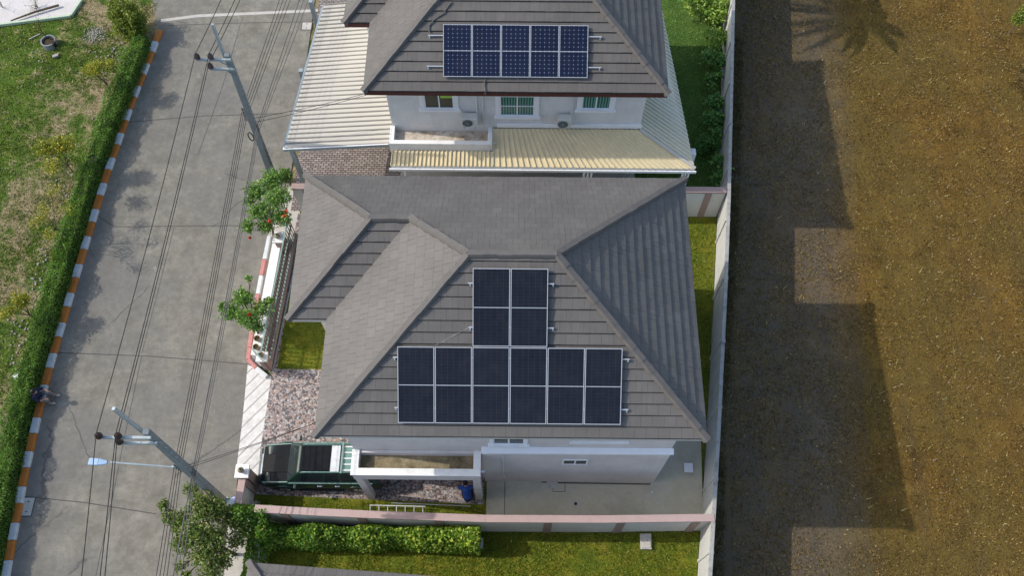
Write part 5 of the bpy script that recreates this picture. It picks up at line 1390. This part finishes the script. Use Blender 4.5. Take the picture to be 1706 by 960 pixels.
# ================================================================ SMALL THINGS
# ladder lying along the foot of the pink capped wall
la, lb_ = at(616, 843, .25), at(706, 846, .25)
t = thing('ladder', 'white aluminium ladder lying on its side against the pink capped wall', 'ladder', la.lerp(lb_, .5))
lb_.y = la.y - .03
for dy, z in ((0, .30), (-.36, .12)):
    mb = MB(); mb.bar(Vector((la.x, la.y + dy, z)), Vector((lb_.x + .06, lb_.y + dy, z)), .03, .055); mb.build('side_rail', M['kwhite'], t)
for k in range(7):
    x = la.x + .02 + k * (lb_.x - la.x - .05) / 6; mb = MB(); mb.bar((x, la.y - .016, .295), (x, la.y - .345, .125), .028, .02); mb.build('rung', M['kwhite'], t)
a, b = at(652, 838.5, .04), at(784, 844, .04); mb = MB(); mb.tube([a, b], .018, 8)
tag(mb.build('metal_pipe', M['alu'], loc=a.lerp(b, .5)[:]), 'thin pale metal pipe lying on the grass above the ladder', 'pipe')
# white lid on the concrete, drain, inspection cover, tap stub
p = at(1147, 780, .12); t = thing('plastic_box', 'square pale plastic box standing on the concrete near the wall', 'box', (p.x, p.y, .05))
MB().box(p.x - .14, p.x + .14, p.y - .15, p.y + .15, .05, .13).build('base', M['white'], t, bevel=.02)
MB().box(p.x - .16, p.x + .16, p.y - .17, p.y + .17, .131, .16).build('lid', M['white'], t, bevel=.02)
p = at(959, 840, .05); t = thing('floor_drain', 'round floor drain with dark centre in the concrete yard', 'drain', (p.x, p.y, .05))
MB().lathe((p.x, p.y, .051), [(0, .115), (.006, .11)], 20).build('ring', M['patch'], t); MB().lathe((p.x, p.y, .058), [(0, .055), (.004, .05)], 16).build('grate', M['black'], t)
p = at(1086, 821, .08); mb = MB(); mb.lathe((p.x, p.y, .05), [(0, .03), (.05, .03), (.06, .02)], 10); tag(mb.build('pipe_stub', M['white'], loc=(p.x, p.y, .05)), 'tiny white pipe stub rising from the concrete yard', 'pipe')
p = at(920, 808, .05); mb = MB(); mb.box(p.x - .19, p.x + .19, p.y - .14, p.y + .15, .0505, .068); tag(mb.build('inspection_cover', M['block'], loc=(p.x, p.y, .05)), 'square inspection cover at the foot of the house wall', 'cover')
p = at(1076, 903, .1); t = thing('concrete_block', 'square pale concrete block sunk in the south lawn', 'block', (p.x, p.y, 0))
MB().box(p.x - .19, p.x + .19, p.y - .26, p.y + .26, 0, .14).build('slab', M['block'], t, bevel=.02)
MB().box(p.x - .15, p.x + .15, p.y - .22, p.y - .02, .141, .17).build('lid', M['patch'], t, bevel=.01)
p = at(800, 905, .1); mb = MB(); mb.box(p.x - .10, p.x + .10, p.y - .2, p.y + .14, 0, .30); tag(mb.build('end_post', M['block'], loc=(p.x, p.y, 0), bevel=.02), 'short grey block post at the right end of the leafy hedge', 'post')
# road covers
def cover(label, u, v, w, d):
    p = at(u, v, 0); t = thing('manhole_cover', label, 'manhole', (p.x, p.y, .004), 'square covers in the road')
    mb = MB(); e = .035
    for q in ((p.x - w, p.x + w, p.y - d, p.y - d + e), (p.x - w, p.x + w, p.y + d - e, p.y + d), (p.x - w, p.x - w + e, p.y - d + e, p.y + d - e), (p.x + w - e, p.x + w, p.y - d + e, p.y + d - e)): mb.box(*q, .006, .014)
    mb.build('frame', M['joint'], t)
    MB().box(p.x - w + e, p.x + w - e, p.y - d + e, p.y + d - e, .006, .011).build('slab', M['patch' if 'far' in label else 'block'], t)
    mb = MB()
    for dy in (-.5, .5): mb.box(p.x - .03, p.x + .03, p.y + dy * d - .02, p.y + dy * d + .02, .0112, .0135)
    mb.build('lifting_slot', M['black'], t)
cover('square manhole cover in the road near the far carport', 511, 43, .24, .24); cover('square manhole cover in the shade beside the kerb', 46, 845, .22, .34)
# bags beside the pole
p = at(381, 836, .15); t = thing('rubbish_bag', 'white and blue plastic bag lying at the foot of the lamp pole', 'bag', (p.x, p.y, 0))
mb = MB(); mb.ball((p.x, p.y, .13), (.2, .16, .14), 12, 8); mb.ball((p.x + .17, p.y + .04, .10), (.14, .13, .11), 10, 7); mb.ball((p.x - .14, p.y - .1, .09), (.12, .12, .09), 10, 7)
o = finish(mb.build('sack', M['bluebag'], t), .02); dm = o.modifiers.new('crumple', 'DISPLACE'); tx = bpy.data.textures.new('crumple', 'CLOUDS'); tx.noise_scale = .08; dm.texture = tx; dm.strength = .06
mb = MB(); mb.lathe((p.x + .02, p.y, .25), [(0, .03), (.03, .018), (.07, .05)], 8); mb.build('knot', M['bluebag'], t)
# planter pots on the fence wall
for lab, u, v in (('round pot on the planter wall under the smaller red flowering tree', 432, 566), ('round pot on the planter wall beside the splayed corner pillar', 428, 580)):
    p = at(u, v, .6); p = Vector((-3.80, p.y, .55)); t = thing('flower_pot', lab, 'pot', p, 'pots on the planter wall')
    MB().lathe(p, [(0, .07), (.10, .11), (.15, .10), (.16, .12), (.18, .12), (.18, .10), (.13, .09)], 16).build('pot', M['terra'], t); MB().lathe(p + Vector((0, 0, .12)), [(0, .09), (.02, .085)], 12).build('soil', M['soil'], t)
# broken ring, log, rubble on the verge
p = at(83, 72, .1); t = thing('concrete_ring', 'broken concrete ring with soil round the thin sapling', 'planter', (p.x, p.y, 0))
mb = MB()
for k in range(16):
    a0, a1 = 2 * math.pi * k / 18, 2 * math.pi * (k + 1) / 18; r0, r1 = .27, .33
    pp = lambda a, r, z: (p.x + r * math.cos(a), p.y + r * math.sin(a), z)
    mb.hexa([pp(a0, r0, 0), pp(a0, r1, 0), pp(a1, r1, 0), pp(a1, r0, 0)], [pp(a0, r0, .3), pp(a0, r1, .3), pp(a1, r1, .3), pp(a1, r0, .3)])
mb.build('ring_wall', M['pole'], t); MB().lathe((p.x, p.y, .0), [(0, .27), (.2, .26), (.22, .1)], 16).build('soil', M['soil'], t)
a, b = at(18, 34, .1), at(98, 8, .12); mb = MB(); mb.tube([a, a.lerp(b, .5) + Vector((0, .03, .03)), b], [.03, .05, .055], 8)
tag(mb.build('branch', M['bark'], loc=a.lerp(b, .5)[:]), 'bare grey branch lying across the pale cement pad', 'branch')
for lab, us in (('spindly weed rising over the grey branch on the pale cement pad', [(60, 14), (63, 12)]), ('bare twiggy weed at the left edge of the pale cement pad', [(5, 12)])):
    t = thing('weed', lab, 'weed', at(*us[0], 0)); mb = MB(); P = []
    for u, v in us:
        p = at(u, v, 0)
        for k in range(7):
            q = p + Vector((RNG.normal() * .22, RNG.normal() * .22, RNG.uniform(.2, .5))); mb.tube([p, p.lerp(q, .5) + Vector((0, 0, .08)), q], [.008, .006, .003], 4); P += [q + Vector(RNG.normal(size=3)) * .05 for _ in range(4)]
    mb.build('stems', M['bark'], t); cloud('foliage', [tuple(x) for x in P], .07, .03, M['leaf_hedge'], t)
def stones(name, label, cat, u, v, n, sp, size, mat):
    c = at(u, v, 0); mb = MB()
    for k in range(n):
        x, y = c.x + RNG.normal() * sp, c.y + RNG.normal() * sp; s = size * RNG.uniform(.4, 1.5)
        a = RNG.uniform(0, 3.1); pr = [(x + s * RNG.uniform(.7, 1.2) * math.cos(a + q), y + s * RNG.uniform(.7, 1.2) * math.sin(a + q)) for q in (0, 1.2, 2.5, 3.6, 5.)]
        mb.hexa([(*q, -.01) for q in pr], [(x + (q[0] - x) * .7, y + (q[1] - y) * .7, s * RNG.uniform(.5, 1.1)) for q in pr])
    tag(mb.build(name, mat, loc=(c.x, c.y, 0)), kind='stuff')
stones('gravel_heap', '', '', 158, 58, 260, .22, .035, M['rubble'])
for i, (u, v, n) in enumerate(((200, 80, 60), (185, 100, 60), (128, 330, 90), (95, 440, 150), (70, 490, 120), (30, 560, 80), (20, 620, 70), (110, 300, 60), (170, 200, 60), (20, 700, 60), (70, 90, 25))):
    stones('rubble', '', '', u, v, n // 2, .42, .045, M['rubble'])
for i, (u, v, n, sp) in enumerate(((1480, 250, 22, 2.2), (1600, 700, 26, 2.6), (1420, 920, 14, 1.2), (1560, 450, 22, 2.4))):
    c = at(u, v, FZ); mb = MB()
    for k in range(n):
        x, y = c.x + RNG.normal() * sp * .7, c.y + RNG.normal() * sp; r = RNG.uniform(.015, .035); mb.ball((x, y, FZ + r * .3), (r, r * .8, r * .6), 6, 4)
    tag(mb.build('stones', M['rubble']), kind='stuff')
a, b = at(1245, 463, FZ + .02), at(1346, 470, FZ + .02); mb = MB(); mb.tube([a, a.lerp(b, .5) + Vector((0, .05, .0)), b], .010, 6)
tag(mb.build('bamboo_pole', M['straw'], loc=a.lerp(b, .5)[:]), 'thin pale stick lying on the shaded field beside the wall', 'stick')
p = at(29, 627, .08); mb = MB(); mb.bar(p + Vector((-.09, -.12, 0)), p + Vector((.09, .12, 0)), .2, .16); tag(mb.build('white_brick', M['white'], loc=(p.x, p.y, .08), bevel=.01), 'white block lying in the grass beside the hedge', 'block')
p = at(93, 93, .06); mb = MB(); mb.bar(p + Vector((-.12, -.05, 0)), p + Vector((.12, .05, .02)), .14, .1); tag(mb.build('broken_brick', M['rubble'], loc=(p.x, p.y, .06), bevel=.01), 'pale broken brick lying below the concrete ring', 'brick')
a, b = at(48, 65, .03), at(67, 56, .03); mb = MB(); mb.bar(a, b, .03, .03); tag(mb.build('stick', M['patch'], loc=a.lerp(b, .5)[:]), 'pale thin stick on the grass left of the concrete ring', 'stick')

# ================================================================ LIGHT, SKY, CAMERA
w = bpy.data.worlds.new('World'); S.world = w; w.use_nodes = True
nt = w.node_tree; bg = nt.nodes['Background']
sky = nt.nodes.new('ShaderNodeTexSky'); sky.sky_type = 'NISHITA'; sky.sun_disc = False
ts = -SUN
sky.sun_elevation = math.asin(ts.z); sky.sun_rotation = math.atan2(ts.x, ts.y) % (2 * math.pi)
sky.air_density = 1.0; sky.dust_density = 1.9; sky.ozone_density = 1.0
nt.links.new(sky.outputs[0], bg.inputs[0]); bg.inputs[1].default_value = .15
sl = bpy.data.lights.new('sun', 'SUN'); sl.energy = 2.0; sl.angle = R(.53); sl.color = (1, .94, .86)
so = bpy.data.objects.new('sun', sl); COL.objects.link(so); so.rotation_euler = SUN.to_track_quat('-Z', 'Y').to_euler(); so.location = (-20, 5, 25)

cam = bpy.data.cameras.new('camera'); co = bpy.data.objects.new('camera', cam); COL.objects.link(co)
cam.sensor_fit = 'HORIZONTAL'; cam.sensor_width = 36; cam.lens = 36 * F / 1706; cam.clip_end = 3000; cam.clip_start = .5
m = Matrix((( CR[0], CU[0], -CW[0], CC[0]), (CR[1], CU[1], -CW[1], CC[1]), (CR[2], CU[2], -CW[2], CC[2]), (0, 0, 0, 1)))
co.matrix_world = m
S.camera = co
S.render.engine = 'CYCLES'
S.view_settings.view_transform = 'Standard'; S.view_settings.look = 'None'; S.view_settings.exposure = .88; S.view_settings.gamma = 1.
S.view_settings.use_curve_mapping = False
S.render.resolution_x, S.render.resolution_y = 1024, 577
